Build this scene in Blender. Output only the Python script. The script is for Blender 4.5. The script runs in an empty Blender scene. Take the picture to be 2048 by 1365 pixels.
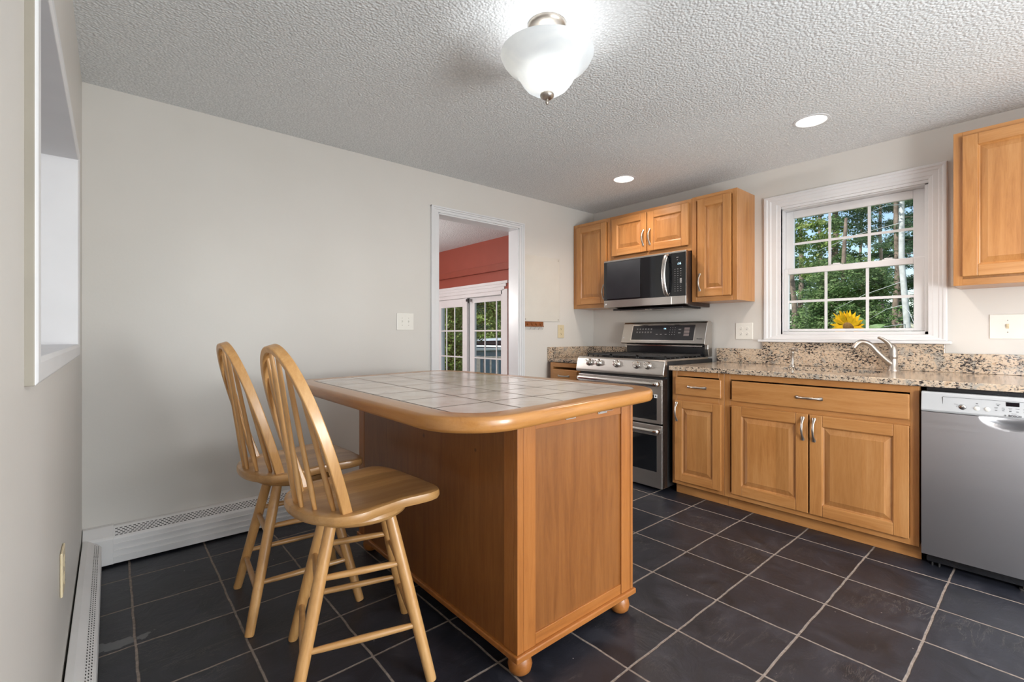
import bpy, bmesh, math, random
import numpy as np
from mathutils import Vector, Matrix
random.seed(7)
C = bpy.context.scene.collection
SC = bpy.context.scene
PI = math.pi
# ------------------------------------------------------------------ camera
W_PX, H_PX, F_PX = 2048.0, 1365.0, 936.27
CAM_H = 1.12
YAW = 0.7092
cd = bpy.data.cameras.new('camera')
cam = bpy.data.objects.new('camera', cd); C.objects.link(cam)
cam.location = (0, 0, CAM_H)
cam.rotation_euler = (PI/2, 0, -YAW)
cd.sensor_width = 36.0; cd.sensor_fit = 'HORIZONTAL'
cd.lens = F_PX / W_PX * 36.0
cd.shift_y = (668.73 - H_PX/2) / W_PX
cd.clip_start = 0.01; cd.clip_end = 300
SC.camera = cam
SC.view_settings.view_transform = 'Standard'
SC.view_settings.look = 'None'
SC.view_settings.gamma = 1.0
SC.view_settings.use_curve_mapping = False
SC.view_settings.exposure = -0.05
# ------------------------------------------------------------------ world and sun
wd = bpy.data.worlds.new('sky'); SC.world = wd; wd.use_nodes = True
nt = wd.node_tree; bgn = nt.nodes['Background']
sky = nt.nodes.new('ShaderNodeTexSky'); sky.sky_type = 'NISHITA'
sky.sun_disc = False; sky.sun_elevation = math.radians(42); sky.sun_rotation = math.radians(230)
nt.links.new(sky.outputs[0], bgn.inputs[0]); bgn.inputs[1].default_value = 0.22
ZC_ = 2.33
def light(name, kind, loc, energy, color=(1, 1, 1), size=0.1, sizey=None, rot=(0, 0, 0), spot=None, blend=.5):
    l = bpy.data.lights.new(name, kind); o = bpy.data.objects.new(name, l); C.objects.link(o)
    o.location = loc; o.rotation_euler = rot; l.energy = energy; l.color = color
    if kind == 'AREA':
        l.shape = 'RECTANGLE'; l.size = size; l.size_y = sizey or size
    elif kind == 'SUN': l.angle = 0.01
    else:
        l.shadow_soft_size = size
        if spot: l.spot_size = spot; l.spot_blend = blend
    return o
light('sun', 'SUN', (0, 0, 20), 6.5, (1, .95, .86), rot=(math.radians(-20), math.radians(-46), 0))
# unseen fill lights added to brighten the rooms; daylight only at the side window
light('rear_fill_area', 'AREA', (1.5, -2.12, 1.15), 92, (.94, .975, 1), 2.5, 1.9, rot=(PI/2, 0, 0))  # soft area fill added behind the camera to light the room evenly
light('rear_fill_point', 'POINT', (1.5, -1.15, 1.0), 116, (.97, .985, 1), .3)  # added point light, no lamp there; brightens the ceiling from below
for x_ in (2.0, 3.0): light('rear_fill_spot', 'SPOT', (x_, -.7, ZC_-.02), 34, (1, .90, .82), .06, spot=math.radians(150), blend=.8)  # invented downlights out of view, added to brighten the kitchen
light('dining_fill', 'POINT', (1.2, 5.2, 1.5), 160, (1, .97, .94), .15)  # added fill out of view, brightens the dining room
light('side_room_fill', 'POINT', (-1.9, -.6, 1.9), 24, (1, .95, .9), .15)  # added fill out of view, lights the side room and pass-through jamb
light('daylight_side_window', 'AREA', (-3.22, .66, 1.35), 55, (.86, .92, 1), 1.2, .6, rot=(0, -PI/2, 0))

# ------------------------------------------------------------------ dimensions
XB, YA, XC, ZC = 3.693, 3.043, -0.103, 2.33
# ------------------------------------------------------------------ materials
def newmat(name):
    m = bpy.data.materials.new(name); m.use_nodes = True
    return m, m.node_tree, m.node_tree.nodes['Principled BSDF']
def N(nt, t, **kw):
    n = nt.nodes.new('ShaderNode' + t)
    for k, v in kw.items(): setattr(n, k, v)
    return n
def setin(n, **kw):
    for k, v in kw.items(): n.inputs[k.replace('_', ' ')].default_value = v
def ramp(nt, stops, interp='LINEAR'):
    r = nt.nodes.new('ShaderNodeValToRGB'); r.color_ramp.interpolation = interp
    e = r.color_ramp.elements
    while len(e) < len(stops): e.new(.5)
    for i, (p, c) in enumerate(stops):
        e[i].position = p; e[i].color = (c[0], c[1], c[2], 1)
    return r
def plain(name, col, rough=.5, metal=0, noise=0, nscale=8, bump=0, bscale=80, spec=.5, coat=0, emit=None, estr=0):
    m, nt, b = newmat(name); L = nt.links
    b.inputs['Base Color'].default_value = (*col, 1); b.inputs['Roughness'].default_value = rough
    b.inputs['Metallic'].default_value = metal; b.inputs['Specular IOR Level'].default_value = spec
    b.inputs['Coat Weight'].default_value = coat
    tc = N(nt, 'TexCoord')
    if noise:
        n = N(nt, 'TexNoise'); setin(n, Scale=nscale, Detail=5.0); L.new(tc.outputs['Object'], n.inputs['Vector'])
        r = ramp(nt, [(.3, [c*(1-noise) for c in col]), (.7, [min(1, c*(1+noise)) for c in col])])
        L.new(n.outputs['Fac'], r.inputs[0]); L.new(r.outputs[0], b.inputs['Base Color'])
    if bump:
        n = N(nt, 'TexNoise'); setin(n, Scale=bscale, Detail=4.0); L.new(tc.outputs['Object'], n.inputs['Vector'])
        bp = N(nt, 'Bump'); setin(bp, Strength=bump, Distance=.002); L.new(n.outputs['Fac'], bp.inputs['Height'])
        L.new(bp.outputs[0], b.inputs['Normal'])
    if emit:
        b.inputs['Emission Color'].default_value = (*emit, 1); b.inputs['Emission Strength'].default_value = estr
    return m
def wood(name, c1, c2, c3, axis='Z', rough=.32, coat=.25, scale=1.0, board=0.0, bmin=.72, bmax=1.12, knots=()):
    """straight grained wood, grain along axis; board = width of glued staves"""
    m, nt, b = newmat(name); L = nt.links
    tc = N(nt, 'TexCoord'); mp = N(nt, 'Mapping')
    st = {'X': (1.1, 14, 14), 'Y': (14, 1.1, 14), 'Z': (14, 14, 1.1)}[axis]
    mp.inputs['Scale'].default_value = [s*scale for s in st]
    L.new(tc.outputs['Object'], mp.inputs[0])
    n1 = N(nt, 'TexNoise'); setin(n1, Scale=1.6, Detail=8.0, Roughness=.62, Distortion=1.1); L.new(mp.outputs[0], n1.inputs['Vector'])
    n2 = N(nt, 'TexNoise'); setin(n2, Scale=14.0, Detail=4.0, Roughness=.7); L.new(mp.outputs[0], n2.inputs['Vector'])
    n3 = N(nt, 'TexNoise'); setin(n3, Scale=2.2, Detail=3.0); L.new(tc.outputs['Object'], n3.inputs['Vector'])
    a = N(nt, 'Math', operation='MULTIPLY_ADD'); a.inputs[1].default_value = .55; L.new(n1.outputs['Fac'], a.inputs[0])
    a2 = N(nt, 'Math', operation='MULTIPLY_ADD'); a2.inputs[1].default_value = .22; L.new(n2.outputs['Fac'], a2.inputs[0])
    a3 = N(nt, 'Math', operation='MULTIPLY'); a3.inputs[1].default_value = .25; L.new(n3.outputs['Fac'], a3.inputs[0])
    L.new(a3.outputs[0], a2.inputs[2]); L.new(a2.outputs[0], a.inputs[2])
    r = ramp(nt, [(.36, c1), (.5, c2), (.66, c3)])
    L.new(a.outputs[0], r.inputs[0])
    out = r.outputs[0]
    if board:
        sx = N(nt, 'SeparateXYZ'); L.new(tc.outputs['Object'], sx.inputs[0])
        across = {'X': 'Y', 'Y': 'X', 'Z': 'Y'}[axis]
        d = N(nt, 'Math', operation='DIVIDE'); d.inputs[1].default_value = board; L.new(sx.outputs[across], d.inputs[0])
        fl = N(nt, 'Math', operation='FLOOR'); L.new(d.outputs[0], fl.inputs[0])
        wn = N(nt, 'TexWhiteNoise', noise_dimensions='1D'); L.new(fl.outputs[0], wn.inputs['W'])
        hs = N(nt, 'HueSaturation'); mr = N(nt, 'MapRange'); setin(mr, To_Min=bmin, To_Max=bmax); L.new(wn.outputs['Value'], mr.inputs[0])
        L.new(mr.outputs[0], hs.inputs['Value']); L.new(out, hs.inputs['Color']); out = hs.outputs[0]
    for kx, ky, kz, kr in knots:
        kd = N(nt, 'VectorMath', operation='SUBTRACT'); kd.inputs[1].default_value = (kx, ky, kz); L.new(tc.outputs['Object'], kd.inputs[0])
        kl = N(nt, 'VectorMath', operation='LENGTH'); L.new(kd.outputs[0], kl.inputs[0])
        km = N(nt, 'MapRange'); setin(km, From_Min=kr*.3, From_Max=kr, To_Min=.75, To_Max=0.0); L.new(kl.outputs['Value'], km.inputs[0])
        kx_ = N(nt, 'MixRGB'); kx_.inputs[2].default_value = (.06, .02, .006, 1); L.new(km.outputs[0], kx_.inputs[0]); L.new(out, kx_.inputs[1]); out = kx_.outputs[0]
    L.new(out, b.inputs['Base Color'])
    b.inputs['Roughness'].default_value = rough; b.inputs['Coat Weight'].default_value = coat; b.inputs['Coat Roughness'].default_value = .18
    bp = N(nt, 'Bump'); setin(bp, Strength=.08, Distance=.001); L.new(n2.outputs['Fac'], bp.inputs['Height']); L.new(bp.outputs[0], b.inputs['Normal'])
    return m
def brushed(name, col, rough=.3, axis='Y'):
    m, nt, b = newmat(name); L = nt.links
    tc = N(nt, 'TexCoord'); mp = N(nt, 'Mapping')
    mp.inputs['Scale'].default_value = {'Y': (300, 2, 300), 'Z': (300, 300, 2), 'X': (2, 300, 300)}[axis]
    L.new(tc.outputs['Object'], mp.inputs[0])
    n = N(nt, 'TexNoise'); setin(n, Scale=1.0, Detail=3.0); L.new(mp.outputs[0], n.inputs['Vector'])
    r = N(nt, 'MapRange'); setin(r, To_Min=rough-.06, To_Max=rough+.08); L.new(n.outputs['Fac'], r.inputs[0]); L.new(r.outputs[0], b.inputs['Roughness'])
    b.inputs['Base Color'].default_value = (*col, 1); b.inputs['Metallic'].default_value = 1
    bp = N(nt, 'Bump'); setin(bp, Strength=.04, Distance=.0006); L.new(n.outputs['Fac'], bp.inputs['Height']); L.new(bp.outputs[0], b.inputs['Normal'])
    return m
M = {}
# cabinets, honey maple
mc = ((.37, .150, .042), (.47, .208, .064), (.55, .27, .098))
for ax in 'XYZ': M['maple'+ax] = wood('maple_grain_'+ax, *mc, axis=ax)
M['maplepanel'] = wood('maple_staved_panel', *mc, axis='Z', board=.083, bmin=.86, bmax=1.07)
mi = ((.27, .088, .016), (.36, .125, .026), (.43, .165, .040))
for ax in 'XYZ': M['island'+ax] = wood('stained_wood_'+ax, *mi, axis=ax, scale=1.3, rough=.36)
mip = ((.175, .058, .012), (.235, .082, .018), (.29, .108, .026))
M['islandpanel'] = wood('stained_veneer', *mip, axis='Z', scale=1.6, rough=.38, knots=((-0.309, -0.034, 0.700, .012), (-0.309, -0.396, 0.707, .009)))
mt = ((.36, .145, .034), (.46, .20, .052), (.53, .25, .075))
for ax in 'XY': M['rim'+ax] = wood('table_rim_wood_'+ax, *mt, axis=ax, scale=1.0, rough=.28, coat=.4)
ms = ((.46, .225, .072), (.57, .30, .105), (.66, .38, .155))
M['stoolX'] = wood('blond_wood_seat', *ms, axis='X', board=.062, rough=.35)
M['stoolZ'] = wood('blond_wood_turned', *ms, axis='Z', rough=.35)
M['stoolR'] = wood('blond_wood_rung', *[[c*.86 for c in k] for k in ms], axis='X', rough=.35)
M['keywood'] = wood('brown_key_rack_wood', (.16, .05, .015), (.24, .075, .02), (.3, .11, .03), axis='X')
M['trim'] = plain('white_trim_paint', (.72, .71, .715), .35, noise=.02)
M['vinyl'] = plain('white_vinyl', (.72, .71, .715), .3, noise=.02)
M['plate'] = plain('white_plastic_plate', (.80, .77, .71), .3, noise=.02)
M['beigeplate'] = plain('almond_plastic_plate', (.66, .55, .36), .35, noise=.03)
M['dark'] = plain('dark_hole', (.01, .01, .01), .6, noise=.2)
M['heater'] = plain('white_enamelled_steel', (.74, .72, .71), .4, noise=.03)
M['steel'] = brushed('brushed_stainless', (.56, .53, .50), .30)
M['steelv'] = brushed('brushed_stainless_vertical', (.60, .57, .55), .27, 'Z')
M['dwsteel'] = brushed('brushed_stainless_dishwasher', (.47, .46, .47), .36, 'Y')
for k_ in ('dwsteel',):
    b_ = M[k_].node_tree.nodes['Principled BSDF']; b_.inputs['Anisotropic'].default_value = .45; b_.inputs['Anisotropic Rotation'].default_value = 0.0
M['chrome'] = plain('polished_metal', (.78, .74, .70), .13, 1, noise=.03)
M['nickel'] = plain('satin_nickel', (.50, .45, .40), .36, 1, noise=.05)
M['dwpanel'] = plain('silver_painted_panel', (.50, .50, .505), .38, noise=.03)
M['black'] = plain('black_enamel', (.012, .012, .014), .22, noise=.2)
M['blackmatte'] = plain('matte_black_iron', (.022, .021, .021), .6, noise=.3, bump=.2)
M['blackglass'] = plain('black_glass', (.008, .009, .011), .05, noise=.2, spec=.6)
M['panelglass'] = plain('dark_control_glass', (.035, .033, .036), .12, noise=.1)
M['ovenwindow'] = plain('smoked_window_glass', (.035, .037, .043), .08, noise=.1, spec=.7)
M['brownside'] = plain('dark_bronze_side', (.07, .045, .035), .25, .6, noise=.15)
M['mark'] = plain('printed_marks', (.62, .60, .58), .5, noise=.05)
M['markdark'] = plain('dark_printed_marks', (.045, .045, .05), .5, noise=.05)
M['lcd'] = plain('lit_display', (.1, .2, .3), .4, emit=(.55, .85, 1), estr=2.0)
M['board'] = plain('white_wipe_board', (.66, .62, .56), .22, noise=.02)
M['redwall'] = plain('red_wall_paint', (.30, .068, .045), .6, noise=.04, nscale=5)
M['redbeam'] = plain('red_beam_paint', (.27, .062, .040), .45, noise=.04)
M['sticker'] = plain('white_sticker', (.8, .8, .8), .4, noise=.02)
M['shadededge'] = plain('beige_shaded_edge', (.30, .265, .215), .5, noise=.06)  # beige with shade put into the colour, for the over-lit casing edge
def wall_mat():
    m, nt, b = newmat('warm_white_wall_paint'); L = nt.links
    tc = N(nt, 'TexCoord')
    n = N(nt, 'TexNoise'); setin(n, Scale=1.3, Detail=3.0); L.new(tc.outputs['Object'], n.inputs['Vector'])
    r = ramp(nt, [(.3, (.635, .60, .555)), (.7, (.675, .64, .60))]); L.new(n.outputs['Fac'], r.inputs[0]); L.new(r.outputs[0], b.inputs['Base Color'])
    n2 = N(nt, 'TexNoise'); setin(n2, Scale=90.0, Detail=3.0); L.new(tc.outputs['Object'], n2.inputs['Vector'])
    n3 = N(nt, 'TexNoise'); setin(n3, Scale=5.0, Detail=2.0); L.new(tc.outputs['Object'], n3.inputs['Vector'])
    ad = N(nt, 'Math', operation='MULTIPLY_ADD'); ad.inputs[1].default_value = 2.0; L.new(n3.outputs['Fac'], ad.inputs[0]); L.new(n2.outputs['Fac'], ad.inputs[2])
    bp = N(nt, 'Bump'); setin(bp, Strength=.12, Distance=.002); L.new(ad.outputs[0], bp.inputs['Height']); L.new(bp.outputs[0], b.inputs['Normal'])
    b.inputs['Roughness'].default_value = .42
    return m
M['wall'] = wall_mat()
def ceil_mat():
    m, nt, b = newmat('popcorn_ceiling'); L = nt.links
    tc = N(nt, 'TexCoord')
    v = N(nt, 'TexVoronoi', feature='SMOOTH_F1'); setin(v, Scale=92.0, Randomness=1.0, Smoothness=.35); L.new(tc.outputs['Object'], v.inputs['Vector'])
    n = N(nt, 'TexNoise'); setin(n, Scale=160.0, Detail=3.0, Roughness=.6); L.new(tc.outputs['Object'], n.inputs['Vector'])
    iv = N(nt, 'Math', operation='MULTIPLY_ADD'); iv.inputs[1].default_value = .35; L.new(n.outputs['Fac'], iv.inputs[0])
    ng = N(nt, 'Math', operation='SUBTRACT'); ng.inputs[0].default_value = .7; L.new(v.outputs['Distance'], ng.inputs[1]); L.new(ng.outputs[0], iv.inputs[2])
    bp = N(nt, 'Bump'); setin(bp, Strength=.65, Distance=.0065); L.new(iv.outputs[0], bp.inputs['Height']); L.new(bp.outputs[0], b.inputs['Normal'])
    r = ramp(nt, [(.3, (.72, .735, .74)), (.75, (.88, .895, .90))]); L.new(iv.outputs[0], r.inputs[0]); L.new(r.outputs[0], b.inputs['Base Color'])
    b.inputs['Roughness'].default_value = .85
    return m
M['ceil'] = ceil_mat()
def floor_mat():
    m, nt, b = newmat('black_slate_tiles'); L = nt.links
    tc = N(nt, 'TexCoord')
    nz = N(nt, 'TexNoise'); setin(nz, Scale=9.0, Detail=4.0); L.new(tc.outputs['Object'], nz.inputs['Vector'])
    vs = N(nt, 'VectorMath', operation='SCALE'); vs.inputs['Scale'].default_value = .011; L.new(nz.outputs['Color'], vs.inputs[0])
    va = N(nt, 'VectorMath', operation='ADD'); L.new(tc.outputs['Object'], va.inputs[0]); L.new(vs.outputs[0], va.inputs[1])
    sp = N(nt, 'SeparateXYZ'); L.new(va.outputs[0], sp.inputs[0])
    def cell(axis, off, size):
        s = N(nt, 'Math', operation='SUBTRACT'); s.inputs[1].default_value = off; L.new(sp.outputs[axis], s.inputs[0])
        d = N(nt, 'Math', operation='DIVIDE'); d.inputs[1].default_value = size; L.new(s.outputs[0], d.inputs[0])
        fl = N(nt, 'Math', operation='FLOOR'); L.new(d.outputs[0], fl.inputs[0])
        fr = N(nt, 'Math', operation='FRACT'); L.new(d.outputs[0], fr.inputs[0])
        pp = N(nt, 'Math', operation='PINGPONG'); pp.inputs[1].default_value = .5; L.new(fr.outputs[0], pp.inputs[0])
        return fl, pp
    fx, px = cell('X', 2.876, .3112); fy, py = cell('Y', 2.167, .3068)
    mn = N(nt, 'Math', operation='MINIMUM'); L.new(px.outputs[0], mn.inputs[0]); L.new(py.outputs[0], mn.inputs[1])
    g = N(nt, 'MapRange'); setin(g, From_Min=.0095, From_Max=.0165, To_Min=1.0, To_Max=0.0); L.new(mn.outputs[0], g.inputs[0])
    cb = N(nt, 'CombineXYZ'); L.new(fx.outputs[0], cb.inputs[0]); L.new(fy.outputs[0], cb.inputs[1])
    wn = N(nt, 'TexWhiteNoise', noise_dimensions='2D'); L.new(cb.outputs[0], wn.inputs['Vector'])
    # per tile offset of the texture space
    sc = N(nt, 'VectorMath', operation='SCALE'); sc.inputs['Scale'].default_value = 13.0; L.new(wn.outputs['Color'], sc.inputs[0])
    ad = N(nt, 'VectorMath', operation='ADD'); L.new(tc.outputs['Object'], ad.inputs[0]); L.new(sc.outputs[0], ad.inputs[1])
    n1 = N(nt, 'TexNoise'); setin(n1, Scale=6.0, Detail=9.0, Roughness=.62, Distortion=.9); L.new(ad.outputs[0], n1.inputs['Vector'])
    r = ramp(nt, [(.3, (.009, .010, .014)), (.55, (.019, .020, .028)), (.75, (.038, .039, .050))]); L.new(n1.outputs['Fac'], r.inputs[0])
    # pale scratches and veins
    mp = N(nt, 'Mapping'); mp.inputs['Rotation'].default_value = (0, 0, .6); mp.inputs['Scale'].default_value = (1, 5.0, 1); L.new(ad.outputs[0], mp.inputs[0])
    vn = N(nt, 'TexNoise'); setin(vn, Scale=2.6, Detail=7.0, Roughness=.7, Distortion=1.6); L.new(mp.outputs[0], vn.inputs['Vector'])
    vp = N(nt, 'Math', operation='SUBTRACT'); vp.inputs[1].default_value = .5; L.new(vn.outputs['Fac'], vp.inputs[0])
    vb = N(nt, 'Math', operation='ABSOLUTE'); L.new(vp.outputs[0], vb.inputs[0])
    vm = N(nt, 'MapRange'); setin(vm, From_Min=.0, From_Max=.008, To_Min=.5, To_Max=0.0); L.new(vb.outputs[0], vm.inputs[0])
    msk = N(nt, 'TexNoise'); setin(msk, Scale=4.0, Detail=2.0); L.new(ad.outputs[0], msk.inputs['Vector'])
    mk = N(nt, 'MapRange'); setin(mk, From_Min=.52, From_Max=.66); L.new(msk.outputs['Fac'], mk.inputs[0])
    mm = N(nt, 'Math', operation='MULTIPLY'); L.new(vm.outputs[0], mm.inputs[0]); L.new(mk.outputs[0], mm.inputs[1])
    mx0 = N(nt, 'MixRGB'); mx0.inputs[2].default_value = (.25, .22, .19, 1); L.new(mm.outputs[0], mx0.inputs[0]); L.new(r.outputs[0], mx0.inputs[1])
    # dusty specks
    sv = N(nt, 'TexVoronoi'); setin(sv, Scale=13.0); L.new(ad.outputs[0], sv.inputs['Vector'])
    sm = N(nt, 'MapRange'); setin(sm, From_Min=.022, From_Max=.04, To_Min=.6, To_Max=0.0); L.new(sv.outputs['Distance'], sm.inputs[0])
    mx1 = N(nt, 'MixRGB'); mx1.inputs[2].default_value = (.45, .42, .40, 1); L.new(sm.outputs[0], mx1.inputs[0]); L.new(mx0.outputs[0], mx1.inputs[1])
    # worn grey patch on one tile by the left heater
    pc = N(nt, 'VectorMath', operation='SUBTRACT'); pc.inputs[1].default_value = (-.005, 2.205, 0); L.new(tc.outputs['Object'], pc.inputs[0])
    pm = N(nt, 'Mapping'); pm.inputs['Rotation'].default_value = (0, 0, -.65); pm.inputs['Scale'].default_value = (1, 3.0, 1); L.new(pc.outputs[0], pm.inputs[0])
    pl = N(nt, 'VectorMath', operation='LENGTH'); L.new(pm.outputs[0], pl.inputs[0])
    pn = N(nt, 'TexNoise'); setin(pn, Scale=16.0, Detail=5.0); L.new(tc.outputs['Object'], pn.inputs['Vector'])
    pa = N(nt, 'Math', operation='MULTIPLY_ADD'); pa.inputs[1].default_value = .42; L.new(pn.outputs['Fac'], pa.inputs[0]); L.new(pl.outputs['Value'], pa.inputs[2])
    pr = N(nt, 'MapRange'); setin(pr, From_Min=.295, From_Max=.305, To_Min=.85, To_Max=0.0); L.new(pa.outputs[0], pr.inputs[0])
    mx2 = N(nt, 'MixRGB'); mx2.inputs[2].default_value = (.13, .13, .135, 1); L.new(pr.outputs[0], mx2.inputs[0]); L.new(mx1.outputs[0], mx2.inputs[1])
    gn = N(nt, 'TexNoise'); setin(gn, Scale=60.0, Detail=3.0); L.new(tc.outputs['Object'], gn.inputs['Vector'])
    gr = ramp(nt, [(.3, (.17, .135, .11)), (.7, (.30, .245, .21))]); L.new(gn.outputs['Fac'], gr.inputs[0])
    mx3 = N(nt, 'MixRGB'); L.new(g.outputs[0], mx3.inputs[0]); L.new(mx2.outputs[0], mx3.inputs[1]); L.new(gr.outputs[0], mx3.inputs[2])
    L.new(mx3.outputs[0], b.inputs['Base Color'])
    rr = N(nt, 'MapRange'); setin(rr, To_Min=.30, To_Max=.52); L.new(n1.outputs['Fac'], rr.inputs[0])
    rm = N(nt, 'Math', operation='MULTIPLY_ADD'); rm.inputs[1].default_value = .5; L.new(g.outputs[0], rm.inputs[0]); L.new(rr.outputs[0], rm.inputs[2]); L.new(rm.outputs[0], b.inputs['Roughness'])
    hb = N(nt, 'TexNoise'); setin(hb, Scale=7.0, Detail=8.0, Roughness=.6, Distortion=1.2); L.new(ad.outputs[0], hb.inputs['Vector'])
    hh = N(nt, 'Math', operation='MULTIPLY_ADD'); hh.inputs[1].default_value = -.6; L.new(g.outputs[0], hh.inputs[0]); L.new(hb.outputs['Fac'], hh.inputs[2])
    bp = N(nt, 'Bump'); setin(bp, Strength=.55, Distance=.006); L.new(hh.outputs[0], bp.inputs['Height']); L.new(bp.outputs[0], b.inputs['Normal'])
    return m
M['floor'] = floor_mat()
def granite_mat():
    m, nt, b = newmat('speckled_granite'); L = nt.links
    tc = N(nt, 'TexCoord')
    n = N(nt, 'TexNoise'); setin(n, Scale=22.0, Detail=3.0, Distortion=.5); L.new(tc.outputs['Object'], n.inputs['Vector'])
    r = ramp(nt, [(.32, (.40, .36, .31)), (.45, (.60, .45, .32)), (.58, (.62, .50, .38)), (.7, (.55, .38, .25))]); L.new(n.outputs['Fac'], r.inputs[0])
    mp = N(nt, 'Mapping'); mp.inputs['Rotation'].default_value = (.3, .5, .4); mp.inputs['Scale'].default_value = (1, .55, 1); L.new(tc.outputs['Object'], mp.inputs[0])
    k = N(nt, 'TexNoise'); setin(k, Scale=115.0, Detail=3.0, Roughness=.6, Distortion=.7); L.new(mp.outputs[0], k.inputs['Vector'])
    k2 = N(nt, 'TexNoise'); setin(k2, Scale=9.0, Detail=3.0); L.new(tc.outputs['Object'], k2.inputs['Vector'])
    kk = N(nt, 'Math', operation='MULTIPLY_ADD'); kk.inputs[1].default_value = .40; L.new(k2.outputs['Fac'], kk.inputs[0]); L.new(k.outputs['Fac'], kk.inputs[2])
    kr = N(nt, 'MapRange'); setin(kr, From_Min=.745, From_Max=.79); L.new(kk.outputs[0], kr.inputs[0])
    mx = N(nt, 'MixRGB'); mx.inputs[2].default_value = (.035, .028, .028, 1); L.new(kr.outputs[0], mx.inputs[0]); L.new(r.outputs[0], mx.inputs[1])
    w = N(nt, 'TexNoise'); setin(w, Scale=120.0, Detail=2.0); L.new(tc.outputs['Object'], w.inputs['Vector'])
    wr = N(nt, 'MapRange'); setin(wr, From_Min=.57, From_Max=.62, To_Max=.7); L.new(w.outputs['Fac'], wr.inputs[0])
    mx2 = N(nt, 'MixRGB'); mx2.inputs[2].default_value = (.24, .22, .20, 1); L.new(wr.outputs[0], mx2.inputs[0]); L.new(mx.outputs[0], mx2.inputs[1])
    L.new(mx2.outputs[0], b.inputs['Base Color']); b.inputs['Roughness'].default_value = .12
    return m
M['granite'] = granite_mat()
def tiletop_mat():
    m, nt, b = newmat('pale_ceramic_table_tiles'); L = nt.links
    tc = N(nt, 'TexCoord'); sp = N(nt, 'SeparateXYZ'); L.new(tc.outputs['Object'], sp.inputs[0])
    def cell(axis, off, size):
        s = N(nt, 'Math', operation='SUBTRACT'); s.inputs[1].default_value = off; L.new(sp.outputs[axis], s.inputs[0])
        d = N(nt, 'Math', operation='DIVIDE'); d.inputs[1].default_value = size; L.new(s.outputs[0], d.inputs[0])
        fl = N(nt, 'Math', operation='FLOOR'); L.new(d.outputs[0], fl.inputs[0])
        fr = N(nt, 'Math', operation='FRACT'); L.new(d.outputs[0], fr.inputs[0])
        pp = N(nt, 'Math', operation='PINGPONG'); pp.inputs[1].default_value = .5; L.new(fr.outputs[0], pp.inputs[0])
        return fl, pp
    fx, px = cell('X', .962-IX, .2105); fy, py = cell('Y', 1.25-IY, .209)
    mn = N(nt, 'Math', operation='MINIMUM'); L.new(px.outputs[0], mn.inputs[0]); L.new(py.outputs[0], mn.inputs[1])
    g = N(nt, 'MapRange'); setin(g, From_Min=.014, From_Max=.022, To_Min=1.0, To_Max=0.0); L.new(mn.outputs[0], g.inputs[0])
    cb = N(nt, 'CombineXYZ'); L.new(fx.outputs[0], cb.inputs[0]); L.new(fy.outputs[0], cb.inputs[1])
    wn = N(nt, 'TexWhiteNoise', noise_dimensions='2D'); L.new(cb.outputs[0], wn.inputs['Vector'])
    n = N(nt, 'TexNoise'); setin(n, Scale=7.0, Detail=5.0); L.new(tc.outputs['Object'], n.inputs['Vector'])
    r = ramp(nt, [(.3, (.66, .555, .475)), (.7, (.76, .68, .61))]); L.new(n.outputs['Fac'], r.inputs[0])
    hs = N(nt, 'HueSaturation'); mr = N(nt, 'MapRange'); setin(mr, To_Min=.93, To_Max=1.05); L.new(wn.outputs['Value'], mr.inputs[0]); L.new(mr.outputs[0], hs.inputs['Value']); L.new(r.outputs[0], hs.inputs['Color'])
    mx = N(nt, 'MixRGB'); mx.inputs[2].default_value = (.14, .095, .07, 1); L.new(g.outputs[0], mx.inputs[0]); L.new(hs.outputs[0], mx.inputs[1])
    L.new(mx.outputs[0], b.inputs['Base Color'])
    rr = N(nt, 'MapRange'); setin(rr, To_Min=.16, To_Max=.8); L.new(g.outputs[0], rr.inputs[0]); L.new(rr.outputs[0], b.inputs['Roughness'])
    iv = N(nt, 'Math', operation='MULTIPLY_ADD'); iv.inputs[1].default_value = -.15; L.new(g.outputs[0], iv.inputs[0]); L.new(n.outputs['Fac'], iv.inputs[2])
    bp = N(nt, 'Bump'); setin(bp, Strength=.25, Distance=.002); L.new(iv.outputs[0], bp.inputs['Height']); L.new(bp.outputs[0], b.inputs['Normal'])
    return m
IX, IY = 1.295, 1.745
M['tiletop'] = tiletop_mat()
def glass_mat():
    m, nt, b = newmat('window_pane_glass'); L = nt.links
    tr = N(nt, 'BsdfTransparent'); gl = N(nt, 'BsdfGlossy'); gl.inputs['Roughness'].default_value = .02
    fr0 = N(nt, 'Fresnel'); fr0.inputs['IOR'].default_value = 1.5; gm = N(nt, 'NewGeometry'); fr = N(nt, 'Math', operation='MULTIPLY'); iv = N(nt, 'Math', operation='SUBTRACT'); iv.inputs[0].default_value = 1.0; L.new(gm.outputs['Backfacing'], iv.inputs[1]); L.new(fr0.outputs[0], fr.inputs[0]); L.new(iv.outputs[0], fr.inputs[1])
    tc = N(nt, 'TexCoord'); n = N(nt, 'TexNoise'); setin(n, Scale=3.0); L.new(tc.outputs['Object'], n.inputs['Vector'])
    r = ramp(nt, [(.3, (.93, .95, .95)), (.7, (.96, .98, .98))]); L.new(n.outputs['Fac'], r.inputs[0]); L.new(r.outputs[0], tr.inputs[0])
    mx = N(nt, 'MixShader'); L.new(fr.outputs[0], mx.inputs[0]); L.new(tr.outputs[0], mx.inputs[1]); L.new(gl.outputs[0], mx.inputs[2])
    L.new(mx.outputs[0], nt.nodes['Material Output'].inputs[0])
    return m
M['glass'] = glass_mat()
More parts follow.
